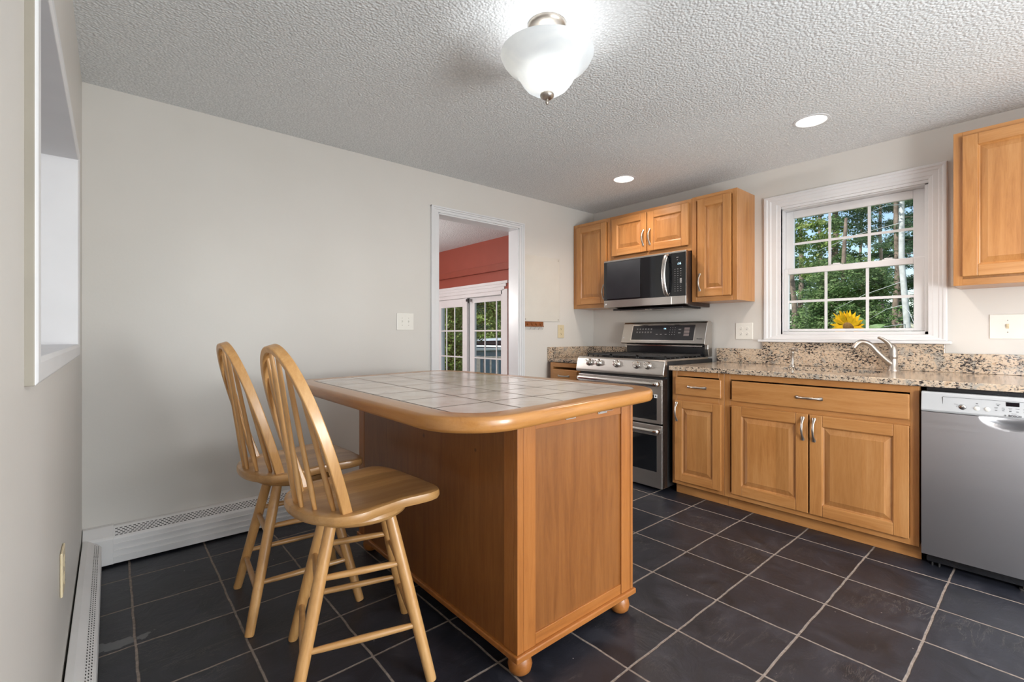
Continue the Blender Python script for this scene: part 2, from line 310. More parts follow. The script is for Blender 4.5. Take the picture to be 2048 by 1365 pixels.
def leaf_mat(name, c1, c2, c3, sc=1.5):
    m, nt, b = newmat(name); L = nt.links
    tc = N(nt, 'TexCoord'); n = N(nt, 'TexNoise'); setin(n, Scale=sc, Detail=6.0, Roughness=.7); L.new(tc.outputs['Object'], n.inputs['Vector'])
    r = ramp(nt, [(.35, c1), (.5, c2), (.65, c3)]); L.new(n.outputs['Fac'], r.inputs[0])
    d = N(nt, 'BsdfDiffuse'); t = N(nt, 'BsdfTranslucent'); L.new(r.outputs[0], d.inputs[0]); L.new(r.outputs[0], t.inputs[0])
    mx = N(nt, 'MixShader'); mx.inputs[0].default_value = .35; L.new(d.outputs[0], mx.inputs[1]); L.new(t.outputs[0], mx.inputs[2])
    L.new(mx.outputs[0], nt.nodes['Material Output'].inputs[0])
    return m
M['leafA'] = leaf_mat('dark_conifer_needles', (.03, .06, .035), (.07, .13, .07), (.17, .27, .14), 3.5)
M['leafB'] = leaf_mat('bright_leaves', (.10, .17, .04), (.26, .36, .10), (.55, .60, .26), 3.0)
M['leafC'] = leaf_mat('mid_green_leaves', (.06, .11, .045), (.15, .24, .09), (.38, .48, .24), 3.5)
M['bark'] = plain('brown_bark', (.20, .15, .12), .9, noise=.4, nscale=9, bump=.8, bscale=30)
M['birch'] = plain('pale_grey_bark', (.52, .53, .53), .8, noise=.2, nscale=11, bump=.5, bscale=30)
M['grass'] = plain('lawn_grass', (.07, .15, .03), .9, noise=.5, nscale=6, bump=.6, bscale=60)
M['petal'] = plain('yellow_petal', (.85, .48, .01), .6, noise=.15, nscale=25)
M['seedhead'] = plain('brown_seed_head', (.18, .09, .02), .8, noise=.4, nscale=90)
M['sunleaf'] = leaf_mat('sunflower_leaf', (.25, .42, .14), (.38, .55, .24), (.52, .66, .36), 9)

# ------------------------------------------------------------------ mesh builder
class MB:
    def __init__(s): s.v = []; s.f = []; s.m = []
    def add(s, vs, fs, mi=0):
        o = len(s.v); s.v += [tuple(v) for v in vs]; s.f += [tuple(i+o for i in f) for f in fs]; s.m += [mi]*len(fs); return s
    def box(s, x0, x1, y0, y1, z0, z1, mi=0):
        if x0 > x1: x0, x1 = x1, x0
        if y0 > y1: y0, y1 = y1, y0
        if z0 > z1: z0, z1 = z1, z0
        return s.add([(x0, y0, z0), (x1, y0, z0), (x1, y1, z0), (x0, y1, z0), (x0, y0, z1), (x1, y0, z1), (x1, y1, z1), (x0, y1, z1)],
              [(0, 3, 2, 1), (4, 5, 6, 7), (0, 1, 5, 4), (1, 2, 6, 5), (2, 3, 7, 6), (3, 0, 4, 7)], mi)
    def rings(s, rs, mi=0, cap=True, closed=True):
        n = len(rs[0]); vs = [p for r in rs for p in r]; fs = []
        for i in range(len(rs)-1):
            for j in range(n if closed else n-1):
                k = (j+1) % n; fs.append((i*n+j, i*n+k, (i+1)*n+k, (i+1)*n+j))
        if cap: fs.append(tuple(reversed(range(n)))); fs.append(tuple((len(rs)-1)*n+j for j in range(n)))
        return s.add(vs, fs, mi)
    def prism(s, poly, axis, a, b, mi=0):
        def P(p, t): return {'X': (t, p[0], p[1]), 'Y': (p[0], t, p[1]), 'Z': (p[0], p[1], t)}[axis]
        return s.rings([[P(p, a) for p in poly], [P(p, b) for p in poly]], mi)
    def lathe(s, prof, c=(0, 0, 0), n=32, mi=0, axis=None, cap=True):
        q = Vector((0, 0, 1)).rotation_difference(Vector(axis).normalized()) if axis else None
        rs = []
        for r, z in prof:
            ring = []
            for k in range(n):
                p = Vector((r*math.cos(2*PI*k/n), r*math.sin(2*PI*k/n), z))
                if q: p = q @ p
                ring.append(tuple(p+Vector(c)))
            rs.append(ring)
        return s.rings(rs, mi, cap)
    def tube(s, pts, rad, n=10, mi=0, flat=None, up=None):
        """rad: number or list; flat: (a,b) factors of the radius along the frame axes"""
        pts = [Vector(p) for p in pts]
        if not isinstance(rad, (list, tuple)): rad = [rad]*len(pts)
        fa = flat or (1, 1); rs = []; prev = None
        for i, p in enumerate(pts):
            t = (pts[min(i+1, len(pts)-1)]-pts[max(i-1, 0)]).normalized()
            if prev is None:
                u = Vector(up) if up else (Vector((0, 0, 1)) if abs(t.z) < .9 else Vector((1, 0, 0)))
            else: u = prev
            u = (u - t*u.dot(t)).normalized(); prev = u; w = t.cross(u)
            r = rad[i]; ra, rb = (r if isinstance(r, tuple) else (r*fa[0], r*fa[1]))
            rs.append([tuple(p + u*math.cos(2*PI*k/n+PI/n)*ra + w*math.sin(2*PI*k/n+PI/n)*rb) for k in range(n)])
        return s.rings(rs, mi)
def cr(pts, n=8, closed=False):
    P = [Vector(p) for p in pts]; out = []; L = len(P)
    rng = range(L) if closed else range(L-1)
    for i in rng:
        if closed: a, b, c, d = P[(i-1) % L], P[i], P[(i+1) % L], P[(i+2) % L]
        else: a, b, c, d = P[max(i-1, 0)], P[i], P[i+1], P[min(i+2, L-1)]
        for k in range(n):
            t = k/n
            out.append(.5*((2*b)+(c-a)*t+(2*a-5*b+4*c-d)*t*t+(3*b-a-3*c+d)*t**3))
    if not closed: out.append(P[-1])
    return out
ORG = {}
def thing(name, label, cat, loc, group=None, rz=0):
    o = bpy.data.objects.new(name, None); C.objects.link(o); o.location = loc; o.rotation_euler = (0, 0, rz)
    o.empty_display_size = .1
    o['label'] = label; o['category'] = cat
    if group: o['group'] = group
    ORG[o.name] = Vector(loc); return o
def obj(name, mb, mats, parent=None, bevel=0, seg=2, smooth=False, label=None, local=False, sharp=.7, kind=None, cat=None, group=None, origin=None):
    me = bpy.data.meshes.new(name)
    org = Vector((0, 0, 0))
    if parent is not None: org = ORG[parent.name]
    elif origin: org = Vector(origin)
    vs = mb.v if (local or org.length == 0) else [(v[0]-org.x, v[1]-org.y, v[2]-org.z) for v in mb.v]
    me.from_pydata(vs, [], mb.f)
    if not isinstance(mats, (list, tuple)): mats = [mats]
    for m in mats: me.materials.append(M[m] if isinstance(m, str) else m)
    if len(mats) > 1: me.polygons.foreach_set('material_index', mb.m)
    bm = bmesh.new(); bm.from_mesh(me); bmesh.ops.recalc_face_normals(bm, faces=bm.faces); bm.to_mesh(me); bm.free()
    if smooth:
        me.polygons.foreach_set('use_smooth', [True]*len(me.polygons)); me.set_sharp_from_angle(angle=sharp)
    o = bpy.data.objects.new(name, me); C.objects.link(o)
    if parent is not None: o.parent = parent
    else: o.location = org
    ORG[o.name] = org
    if bevel:
        b = o.modifiers.new('edge', 'BEVEL'); b.width = bevel; b.segments = seg; b.limit_method = 'ANGLE'; b.angle_limit = .6
        if smooth: b.harden_normals = False
    if label: o['label'] = label
    if cat: o['category'] = cat
    if group: o['group'] = group
    if kind: o['kind'] = kind
    return o
def struct(name, mb, mats, bevel=0, parent=None, **k):
    return obj(name, mb, mats, parent, bevel, kind=None if parent is not None else 'structure', **k)
def text_part(name, txt, size, loc, rot, mat, parent, extrude=.0004):
    cu = bpy.data.curves.new(name, 'FONT'); cu.body = txt; cu.size = size; cu.extrude = extrude; cu.align_x = 'CENTER'; cu.align_y = 'CENTER'; cu.offset = size*.012
    t = bpy.data.objects.new(name+'_src', cu); C.objects.link(t)
    bpy.context.view_layer.update()
    me = bpy.data.meshes.new_from_object(t.evaluated_get(bpy.context.evaluated_depsgraph_get()))
    bpy.data.objects.remove(t)
    me.materials.clear(); me.materials.append(M[mat])
    mt = Matrix.Translation(Vector(loc)-ORG[parent.name]) @ rot.to_4x4(); me.transform(mt)
    o = bpy.data.objects.new(name, me); C.objects.link(o); o.parent = parent; ORG[o.name] = ORG[parent.name]
    return o
# writing on faces that look towards -X (reads along -Y)
ROT_MX = Matrix(((0, 0, -1), (-1, 0, 0), (0, 1, 0)))

def wall_boxes(mb, axis, p0, p1, a0, a1, z0, z1, holes, mi=0):
    """a wall slab; axis = its normal; p0..p1 thickness, a0..a1 length; holes (a0,a1,z0,z1) sorted, not overlapping in a"""
    def B(u0, u1, w0, w1):
        if u1-u0 < 1e-5 or w1-w0 < 1e-5: return
        if axis == 'X': mb.box(p0, p1, u0, u1, w0, w1, mi)
        else: mb.box(u0, u1, p0, p1, w0, w1, mi)
    cur = a0
    for h in sorted(holes):
        B(cur, h[0], z0, z1); B(h[0], h[1], z0, h[2]); B(h[0], h[1], h[3], z1); cur = h[1]
    B(cur, a1, z0, z1)

# ================================================================== ROOM SHELL
YR, YD, XL = -2.0, 6.9, -3.0      # rear wall, far dining wall, far wall of the side room
struct('floor', MB().box(XL, XB+.15, YR, YD, -.05, 0), 'floor')
struct('ceiling', MB().box(XL, XB+.15, YR-.1, YD+.1, ZC, ZC+.08), 'ceil')
WIN = (.50, 1.325, 1.118, 2.042)
w = MB(); wall_boxes(w, 'X', XB, XB+.15, YR, YA+.06, 0, ZC, [(WIN[0]-.004, WIN[1]+.004, WIN[2]-.004, WIN[3]+.004)]); struct('wall_right', w, 'wall')
SL = (4.485, 6.04, 0.02, 1.665)
w = MB(); wall_boxes(w, 'X', XB, XB+.15, YA+.06, YD, 0, ZC, [SL]); struct('wall_dining_right', w, 'redwall')
DO = (1.872, 2.690, 0, 2.038)
w = MB(); wall_boxes(w, 'Y', YA, YA+.12, XL, XB, 0, ZC, [DO]); struct('wall_back', w, 'wall')
PT = (1.105, 2.37, 1.082, 1.768)
w = MB(); wall_boxes(w, 'X', XC-.13, XC, YR, YA, 0, ZC, [(-.75, .38, 0, 2.04), (PT[0]-.005, PT[1]+.005, PT[2]-.005, PT[3]+.005)]); struct('wall_left', w, 'wall')
RW = (.2, 2.8, .05, 2.1)
w = MB(); wall_boxes(w, 'Y', YR-.1, YR, XL, XB+.15, 0, ZC, [RW]); struct('wall_rear', w, 'wall')
w = MB(); wall_boxes(w, 'X', XL-.1, XL, YR, YD, 0, ZC, [(.36, .96, .72, 2.0)]); struct('wall_side_room', w, 'redwall')
obj('window_2', MB().box(XL-.08, XL-.03, .36, .40, .72, 2.0).box(XL-.08, XL-.03, .92, .96, .72, 2.0).box(XL-.08, XL-.03, .36, .96, .72, .76).box(XL-.08, XL-.03, .36, .96, 1.96, 2.0).box(XL-.08, XL-.03, .36, .96, 1.34, 1.38), 'vinyl', None, .002, kind='structure')
struct('wall_dining_far', MB().box(XL, XB, YD, YD+.1, 0, ZC), 'redwall')
# red painted beam band above the dining door
t = struct('trim_1', MB().box(XB-.05, XB, YA+.75, YD-.02, 1.91, 1.995), 'redbeam', .003)
# ---- cased opening to the dining room (wall_back)
def profile_ring(mb, rects, xs, plane):
    """nested rectangles skinned; rects (a0,a1,z0,z1), xs the offset of each, plane 'X' or 'Y'"""
    rs = []
    for (a0, a1, z0, z1), x in zip(rects, xs):
        q = [(a0, z0), (a1, z0), (a1, z1), (a0, z1)]
        rs.append([(x, a, z) if plane == 'X' else (a, x, z) for a, z in q])
    mb.rings(rs, cap=False)
def casing(mb, inner, wid, base, dirn, plane, prof):
    """prof [(t, off)], t 0 = outer edge, 1 = inner edge; wid = (w_lo, w_hi, w_bottom, w_top)"""
    rects = []; xs = []
    for t_, off in prof:
        k = 1-t_
        rects.append((inner[0]-wid[0]*k, inner[1]+wid[1]*k, inner[2]-wid[2]*k, inner[3]+wid[3]*k)); xs.append(base+dirn*off)
    profile_ring(mb, rects, xs, plane)
PROF = [(0, 0), (0, .017), (.05, .02), (.22, .02), (.27, .015), (.5, .014), (.55, .011), (.9, .009), (1, .007), (1, 0)]
mb = MB()
g = .005
# three sided door casing, built of legs and head with the same stepped section
def leg(mb, x_out, x_in, z0, z1, y):
    sgn = 1 if x_in > x_out else -1; w_ = abs(x_in-x_out)
    st = [(0, .25, .02), (.25, .55, .015), (.55, 1.0, .010)]
    for a, b, h in st: mb.box(x_out+sgn*a*w_, x_out+sgn*b*w_, y-h, y, z0, z1)
mb2 = MB()
leg(mb2, DO[0]-.062, DO[0]+.002, 0, DO[3]+.045, YA); leg(mb2, DO[1]+.055, DO[1]-.002, 0, DO[3]+.045, YA)
for a, b, h in [(0, .25, .0205), (.25, .55, .0155), (.55, 1.0, .0105)]:
    w_ = .045; z1 = DO[3]+w_
    ins = lambda t: t*.062
    mb2.box(DO[0]-.062+a*.06, DO[1]+.055-a*.055, YA-h, YA, z1-b*w_, z1-a*w_)
struct('trim_2', mb2, 'trim', .0025)
mb = MB()
mb.box(DO[0], DO[0]+.012, YA-.004, YA+.125, 0, DO[3]); mb.box(DO[1]-.012, DO[1], YA-.004, YA+.125, 0, DO[3]); mb.box(DO[0], DO[1], YA-.004, YA+.125, DO[3]-.012, DO[3])
mb.box(DO[0]-.06, DO[0], YA+.12, YA+.135, 0, DO[3]+.06); mb.box(DO[1], DO[1]+.06, YA+.12, YA+.135, 0, DO[3]+.06); mb.box(DO[0]-.06, DO[1]+.06, YA+.12, YA+.135, DO[3], DO[3]+.06)
struct('trim_3', mb, 'trim', .002)
# ---- pass-through casing in wall_left
mb = MB()
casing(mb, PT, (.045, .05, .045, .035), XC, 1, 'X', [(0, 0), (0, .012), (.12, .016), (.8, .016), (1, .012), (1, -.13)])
mb.m = [1 if i < 4 else 0 for i in range(len(mb.f))]      # outer edge beige, darkened to offset the strong rear light on it
struct('trim_4', mb, ['trim', 'shadededge'], .0015)
# ---- kitchen window
wn = MB(); mbj = MB()
win = obj('window_1', MB().box(XB+.02, XB+.15, WIN[0], WIN[0]+.02, WIN[2], WIN[3]).box(XB+.02, XB+.15, WIN[1]-.0215, WIN[1], WIN[2], WIN[3])
          .box(XB+.02, XB+.15, WIN[0], WIN[1], WIN[3]-.025, WIN[3]).box(XB+.02, XB+.15, WIN[0], WIN[1], WIN[2], WIN[2]+.02), 'vinyl', None, .002, kind='structure')
mb = MB(); casing(mb, (WIN[0], WIN[1]-.02, WIN[2], WIN[3]), (.085, .115, .038, .083), XB, -1, 'X',
       [(0, 0), (0, .018), (.06, .022), (.2, .022), (.25, .017), (.42, .016), (.47, .012), (.75, .011), (.8, .008), (1, .006), (1, -.03)])
mb.box(XB-.006, XB+.03, WIN[1]-.02, WIN[1], WIN[2], WIN[3]); mb.box(XB+.0, XB+.05, WIN[0], WIN[1], WIN[3]-.018, WIN[3])
obj('window_casing', mb, 'trim', win, .0015)
obj('window_sill', MB().box(XB-.045, XB+.0, .395, 1.452, 1.062, 1.080), 'trim', win, .005, 3)
def sash(nm, x0, x1, o, gl, ny, nz, parent):
    """o outer (y0,y1,z0,z1) gl glass rect"""
    mb = MB(); mb.box(x0, x1, o[0], gl[0], o[2], o[3]); mb.box(x0, x1, gl[1], o[1], o[2], o[3]); mb.box(x0, x1, gl[0], gl[1], o[2], gl[2]); mb.box(x0, x1, gl[0], gl[1], gl[3], o[3])
    s_ = obj(nm, mb, 'vinyl', parent, .003)
    g_ = MB(); xm = (x0+x1)/2
    g_.box(xm-.002, xm+.002, gl[0], gl[1], gl[2], gl[3]); obj('pane', g_, 'glass', s_)
    m_ = MB()
    for k in range(1, ny):
        y = gl[0]+(gl[1]-gl[0])*k/ny; m_.box(xm-.006, xm-.0025, y-.0085, y+.0085, gl[2], gl[3])
    for k in range(1, nz):
        z = gl[2]+(gl[3]-gl[2])*k/nz; m_.box(xm-.0065, xm-.0025, gl[0], gl[1], z-.0085, z+.0085)
    obj('muntin', m_, 'vinyl', s_)
    return s_
sash('sash', XB+.085, XB+.115, (.522, 1.303, 1.57, 2.016), (.583, 1.252, 1.59, 1.962), 3, 2, win)
s_ = sash('sash', XB+.045, XB+.078, (.522, 1.303, 1.14, 1.592), (.575, 1.274, 1.157, 1.552), 3, 2, win)
mb = MB()
for y in (.98, .70):
    mb.box(XB+.05, XB+.078, y-.03, y+.03, 1.592, 1.597); mb.tube([(XB+.06, y-.02, 1.600), (XB+.056, y+.02, 1.602)], .005, 8)
obj('sash_lock', mb, 'vinyl', win, .001)
# ---- dining sliding door
dr = obj('door_1', MB().box(XB-.0, XB+.13, SL[0], SL[0]+.03, 0, SL[3]).box(XB, XB+.13, SL[1]-.03, SL[1], 0, SL[3]).box(XB, XB+.13, SL[0], SL[1], SL[3]-.05, SL[3]).box(XB, XB+.13, SL[0], SL[1], 0, .04), 'vinyl', None, .002, kind='structure')
mb = MB()
for a, b, h in [(0, .3, .024), (.3, .62, .017), (.62, 1.0, .011)]:
    w_ = .115; mb.box(XB-h, XB, SL[0]-.12+a*.12, SL[1]+.078-a*.078, SL[3]+w_*(1-b), SL[3]+w_*(1-a))
    mb.box(XB-h, XB, SL[0]-.12+a*.12, SL[0]-.12+b*.12, 0, SL[3]+.01); mb.box(XB-h, XB, SL[1]+.078-b*.078, SL[1]+.078-a*.078, 0, SL[3]+.01)
obj('door_casing', mb, 'trim', dr, .002)
def door_panel(x0, x1, y0, y1, gy0, gy1, gz0, gz1, vs, hs):
    mb = MB(); z0, z1 = .045, SL[3]-.052
    mb.box(x0, x1, y0, gy0, z0, z1); mb.box(x0, x1, gy1, y1, z0, z1); mb.box(x0, x1, gy0, gy1, z0, gz0); mb.box(x0, x1, gy0, gy1, gz1, z1)
    p = obj('door_panel', mb, 'vinyl', dr, .003); xm = (x0+x1)/2
    obj('pane', MB().box(xm-.002, xm+.002, gy0, gy1, gz0, gz1), 'glass', p)
    m_ = MB()
    for y in vs: m_.box(xm-.012, xm-.0025, y-.009, y+.009, gz0, gz1)
    for z in hs: m_.box(xm-.013, xm-.0025, gy0, gy1, z-.009, z+.009)
    obj('muntin', m_, 'vinyl', p)
door_panel(XB+.02, XB+.055, 5.28, 6.01, 5.385, 5.94, .2, 1.50, (5.59, 5.80), (1.165, .80, .45))
door_panel(XB+.07, XB+.105, 4.51, 5.345, 4.53, 5.17, .2, 1.545, (4.70, 4.945), (1.165, .80, .45))
obj('door_latch', MB().box(XB-.0, XB+.02, 5.225, 5.275, 1.565, 1.60).box(XB-.0, XB+.012, 5.215, 5.225, 1.54, 1.60), 'blackmatte', dr, .002)
# ---- unseen glazed doors behind the camera, added to go with the rear fill light
dw = MB(); 
for x in (RW[0], (RW[0]+RW[1])/2-.03, RW[1]-.06): dw.box(x, x+.06, YR-.08, YR-.02, RW[2], RW[3])
dw.box(RW[0], RW[1], YR-.08, YR-.02, RW[2], RW[2]+.08); dw.box(RW[0], RW[1], YR-.08, YR-.02, RW[3]-.08, RW[3])
d3 = obj('door_2', dw, 'vinyl', None, .002, kind='structure')
obj('pane', MB().box(RW[0]+.06, RW[1]-.06, YR-.052, YR-.048, RW[2]+.08, RW[3]-.08), 'glass', d3)

# ================================================================== BASEBOARD HEATERS
def heater_profile(d, h):    # (distance from wall, z)
    return [(0, .012), (d, .012), (d, h*.735), (d*.90, h*.79), (d*.28, h*.985), (0, h)]
# on wall_back
t = thing('baseboard_heater', 'long white enamelled baseboard heater with slotted top on the wall behind the stools', 'heater', (.8, YA, 0), 'white baseboard heaters')
hx0, hx1 = .0, 1.62
P_ = [(YA-.003-a, z) for a, z in heater_profile(.078, .178)]
mb = MB(); mb.prism(P_, 'X', hx0+.01, hx1)
cover = obj('cover', mb, 'heater', t, .002)
mb = MB()
for z in (.105, .073, .043): mb.box(hx0+.012, hx1-.002, YA-.0855, YA-.079, z-.0025, z+.0025)
obj('rib', mb, 'heater', cover)
slot = MB()
p1, p2 = P_[3], P_[4]
L_ = math.hypot(p2[0]-p1[0], p2[1]-p1[1]); du = ((p2[0]-p1[0])/L_, (p2[1]-p1[1])/L_); nn = (-du[1], du[0])
if nn[1] < 0: nn = (-nn[0], -nn[1])
for r in range(5):
    s0 = L_*(.07+.16*r); x = hx0+.018+(0 if r % 2 == 0 else .0085)
    while x < hx1-.02:
        q = [(p1[0]+du[0]*a+nn[0]*.0006, p1[1]+du[1]*a+nn[1]*.0006) for a in (s0, s0+.0042)]
        slot.add([(x, q[0][0], q[0][1]), (x+.0105, q[0][0], q[0][1]), (x+.0105, q[1][0], q[1][1]), (x, q[1][0], q[1][1])], [(0, 1, 2, 3)])
        x += .0172
obj('vent_slots', slot, 'dark', t, label='rows of small dark vent slots')
mb = MB(); mb.prism([(YA-.001-a, z) for a, z in heater_profile(.084, .184)], 'X', -.1, .012)
obj('corner_cap', mb, 'heater', t, .002)
# on wall_left
t = thing('baseboard_heater', 'white baseboard heater along the left wall, running towards the viewer', 'heater', (XC, 1.2, 0), 'white baseboard heaters')
P_ = [(XC+.006+a, z) for a, z in heater_profile(.066, .160)]
mb = MB(); mb.prism(P_, 'Y', -1.0, 2.93); obj('cover', mb, 'heater', t, .002)
slot = MB()
p1, p2 = (P_[3][0], P_[3][1]), (P_[4][0], P_[4][1])
L_ = math.hypot(p2[0]-p1[0], p2[1]-p1[1]); du = ((p2[0]-p1[0])/L_, (p2[1]-p1[1])/L_); nn = (-du[1], du[0])
if nn[1] < 0: nn = (-nn[0], -nn[1])
for r in range(3):
    s0 = L_*(.08+.15*r); y = 1.3+(0 if r % 2 == 0 else .0085)
    while y < 2.9:
        q = [(p1[0]+du[0]*a+nn[0]*.0006, p1[1]+du[1]*a+nn[1]*.0006) for a in (s0, s0+.003)]
        slot.add([(q[0][0], y, q[0][1]), (q[0][0], y+.0085, q[0][1]), (q[1][0], y+.0085, q[1][1]), (q[1][0], y, q[1][1])], [(0, 1, 2, 3)])
        y += .0172
obj('vent_slots', slot, 'dark', t, label='rows of small dark vent slots')

# ================================================================== CABINETS
def pull(parent, c, vertical=True, L_=.135, label='satin metal pull'):
    """arched pull with flattened spoon feet; c = centre on the door face (faces -X)"""
    pts = []; rad = []
    for t_, off, r in [(-1, .004, (.004, .0075)), (-.88, .004, (.0045, .0105)), (-.72, .010, (.005, .0075)), (-.45, .022, (.0045, .0055)), (0, .028, (.0045, .0068)), (.45, .022, (.0045, .0055)), (.72, .010, (.005, .0075)), (.88, .004, (.0045, .0105)), (1, .004, (.004, .0075))]:
        k = t_*L_/2
        pts.append((c[0]-off, c[1], c[2]+k) if vertical else (c[0]-off, c[1]+k, c[2])); rad.append(r)
    mb = MB(); mb.tube(pts, rad, 12, up=(-1, 0, 0))
    return obj('handle', mb, 'nickel', parent, smooth=True, sharp=1.2, label=label)
def cab_door(parent, y0, y1, z0, z1, xf, handle=None, st=.058):
    """raised panel door, front face at xf (faces -X), 20 mm thick"""
    if y0 > y1: y0, y1 = y1, y0
    xb = xf+.02; mb = MB()
    mb.box(xf, xb, y0, y0+st, z0, z1, 0); mb.box(xf, xb, y1-st, y1, z0, z1, 0)
    mb.box(xf, xb, y0+st, y1-st, z0, z0+st, 1); mb.box(xf, xb, y0+st, y1-st, z1-st, z1, 1)
    d = obj('door', mb, ['mapleZ', 'mapleY'], parent, .0035, 2)
    a0, a1, b0, b1 = y0+st, y1-st, z0+st, z1-st
    pb = MB(); rs = []
    for ins, x in [(0, xf+.016), (0, xf+.004), (.004, xf+.010), (.008, xf+.0125), (.034, xf+.003), (.036, xf+.002)]:
        rs.append([(x, a0+ins, b0+ins), (x, a1-ins, b0+ins), (x, a1-ins, b1-ins), (x, a0+ins, b1-ins)])
    pb.rings(rs)
    obj('raised_panel', pb, 'maplepanel', d)
    if handle: pull(d, (xf, handle[0], handle[1]))
    return d
def drawer(parent, y0, y1, z0, z1, xf, handle=True):
    if y0 > y1: y0, y1 = y1, y0
    d = obj('drawer', MB().box(xf, xf+.02, y0, y1, z0, z1), 'mapleY', parent, .006, 3)
    if handle: pull(d, (xf, (y0+y1)/2, (z0+z1)/2), vertical=False)
    return d
def frame_front(x, y0, y1, z0, z1, openings, mb):
    """face frame: vertical ends and rails as boards"""
    pass
UF = 3.394      # upper cabinet face
def upper(label, y0, y1, z0, z1):
    t = thing('wall_cabinet', label, 'cabinet', (XB, (y0+y1)/2, z0), 'honey maple wall cabinets')
    mb = MB(); mb.box(UF+.018, XB-.001, y0, y1, z0, z1, 0)
    obj('body', mb, 'mapleZ', t, .0015)
    return t
def face(t, y0, y1, z0, z1, x, sw=.035, rails=(), thick=.018, bottom=.035, top=.035, left=None, right=None):
    mb = MB()
    l_ = left or sw; r_ = right or sw
    mb.box(x, x+thick, y0, y0+r_, z0, z1, 0); mb.box(x, x+thick, y1-l_, y1, z0, z1, 0)
    mb.box(x, x+thick, y0+r_, y1-l_, z0, z0+bottom, 1); mb.box(x, x+thick, y0+r_, y1-l_, z1-top, z1, 1)
    for a, b in rails: mb.box(x, x+thick, y0+r_, y1-l_, a, b, 1)
    return obj('face_frame', mb, ['mapleZ', 'mapleY'], t, .001, 1)
UD = UF-.0205
t = upper('narrow maple wall cabinet in the corner left of the microwave', 2.603, 3.040, 1.362, 2.163)
face(t, 2.603, 3.040, 1.362, 2.163, UF, left=.07); cab_door(t, 2.640, 2.992, 1.397, 2.130, UD, (2.662, 1.50))
t = upper('short two-door maple wall cabinet above the microwave', 1.832, 2.601, 1.765, 2.163)
face(t, 1.832, 2.601, 1.765, 2.163, UF); cab_door(t, 2.222, 2.578, 1.808, 2.135, UD, (2.250, 1.925)); cab_door(t, 1.852, 2.214, 1.808, 2.135, UD, (2.188, 1.925))
t = upper('single-door maple wall cabinet between the microwave and the window', 1.488, 1.830, 1.366, 2.168)
face(t, 1.488, 1.830, 1.366, 2.168, UF); cab_door(t, 1.526, 1.778, 1.402, 2.137, UD, (1.756, 1.51))
t = upper('maple wall cabinet right of the window, cut by the photo edge', -.46, .360, 1.375, 2.180)
face(t, -.46, .360, 1.375, 2.180, UF); cab_door(t, -.045, .324, 1.42, 2.153, UD, (-.02, 1.52)); cab_door(t, -.425, -.055, 1.42, 2.153, UD, (-.08, 1.52))
BF = 3.000; BD = BF-.0205
def base(label, y0, y1, toe=True):
    t = thing('base_cabinet', label, 'cabinet', (3.35, (y0+y1)/2, 0), 'honey maple base cabinets')
    b_ = MB(); b_.box(BF+.018, XB-.012, y0, y0+.016, .085, .866); b_.box(BF+.018, XB-.012, y1-.016, y1, .085, .866)
    b_.box(BF+.018, XB-.012, y0+.016, y1-.016, .085, .103); b_.box(XB-.024, XB-.012, y0+.016, y1-.016, .103, .866)
    obj('body', b_, 'mapleZ', t)
    obj('toe_kick', MB().box(3.055, 3.07, y0+(.03 if toe else 0), y1-(.0 if toe else 0), .001, .084), 'mapleY', t, label='plain maple board under the doors')
    return t
t = base('narrow maple base cabinet with one drawer and one door, right of the range', 1.397, 1.763, False)
face(t, 1.397, 1.763, .078, .866, BF, rails=[(.655, .705)]); drawer(t, 1.411, 1.732, .702, .824, BD); cab_door(t, 1.412, 1.736, .106, .664, BD, (1.718, .585), st=.055)
t = base('wide maple sink base cabinet with false drawer and two doors beside the dishwasher', .440, 1.395, False)
face(t, .440, 1.395, .078, .866, BF, rails=[(.655, .705)]); drawer(t, .474, 1.343, .697, .824, BD)
cab_door(t, .916, 1.344, .110, .668, BD, (.940, .585), st=.062); cab_door(t, .476, .908, .110, .668, BD, (.884, .585), st=.062)
t = base('maple corner base cabinet mostly hidden left of the range', 2.618, 2.965, False)
face(t, 2.618, 2.965, .078, .866, BF, rails=[(.655, .705)]); drawer(t, 2.640, 2.925, .702, .812, BD); cab_door(t, 2.640, 2.925, .106, .664, BD, (2.66, .585))
# ================================================================== WORKTOPS
def slab_with_hole(x0, x1, y0, y1, z0, z1, cx, cy, rx, ry, n=48, p=3.2):
    mb = MB(); outer = []; inner = []
    for k in range(n):
        a = 2*PI*k/n; c_, s_ = math.cos(a), math.sin(a)
        inner.append((cx+rx*math.copysign(abs(c_)**(2/p), c_), cy+ry*math.copysign(abs(s_)**(2/p), s_)))
    def hit(px, py):
        dx, dy = px-cx, py-cy; tt = 1e9
        if dx > 1e-9: tt = min(tt, (x1-cx)/dx)
        if dx < -1e-9: tt = min(tt, (x0-cx)/dx)
        if dy > 1e-9: tt = min(tt, (y1-cy)/dy)
        if dy < -1e-9: tt = min(tt, (y0-cy)/dy)
        return (cx+dx*tt, cy+dy*tt)
    # corners snapped onto the nearest ray
    outer = [hit(*p_) for p_ in inner]
    for c_ in [(x0, y0), (x1, y0), (x1, y1), (x0, y1)]:
        i = min(range(n), key=lambda q: (outer[q][0]-c_[0])**2+(outer[q][1]-c_[1])**2); outer[i] = c_
    rs = [[(a, b, z1) for a, b in inner], [(a, b, z1) for a, b in outer], [(a, b, z0) for a, b in outer], [(a, b, z0) for a, b in inner], [(a, b, z1) for a, b in inner]]
    mb.rings(rs, cap=False)
    return mb
CT0, CT1, CF = .868, .899, 2.965
SX, SY = 3.345, .925
wt = obj('worktop', slab_with_hole(CF, XB-.002, -.30, 1.772, CT0, CT1, SX, SY, .185, .265), 'granite', None, .004, 3,
         label='speckled granite worktop over the sink cabinet and dishwasher', cat='worktop', origin=(3.3, .7, CT0))
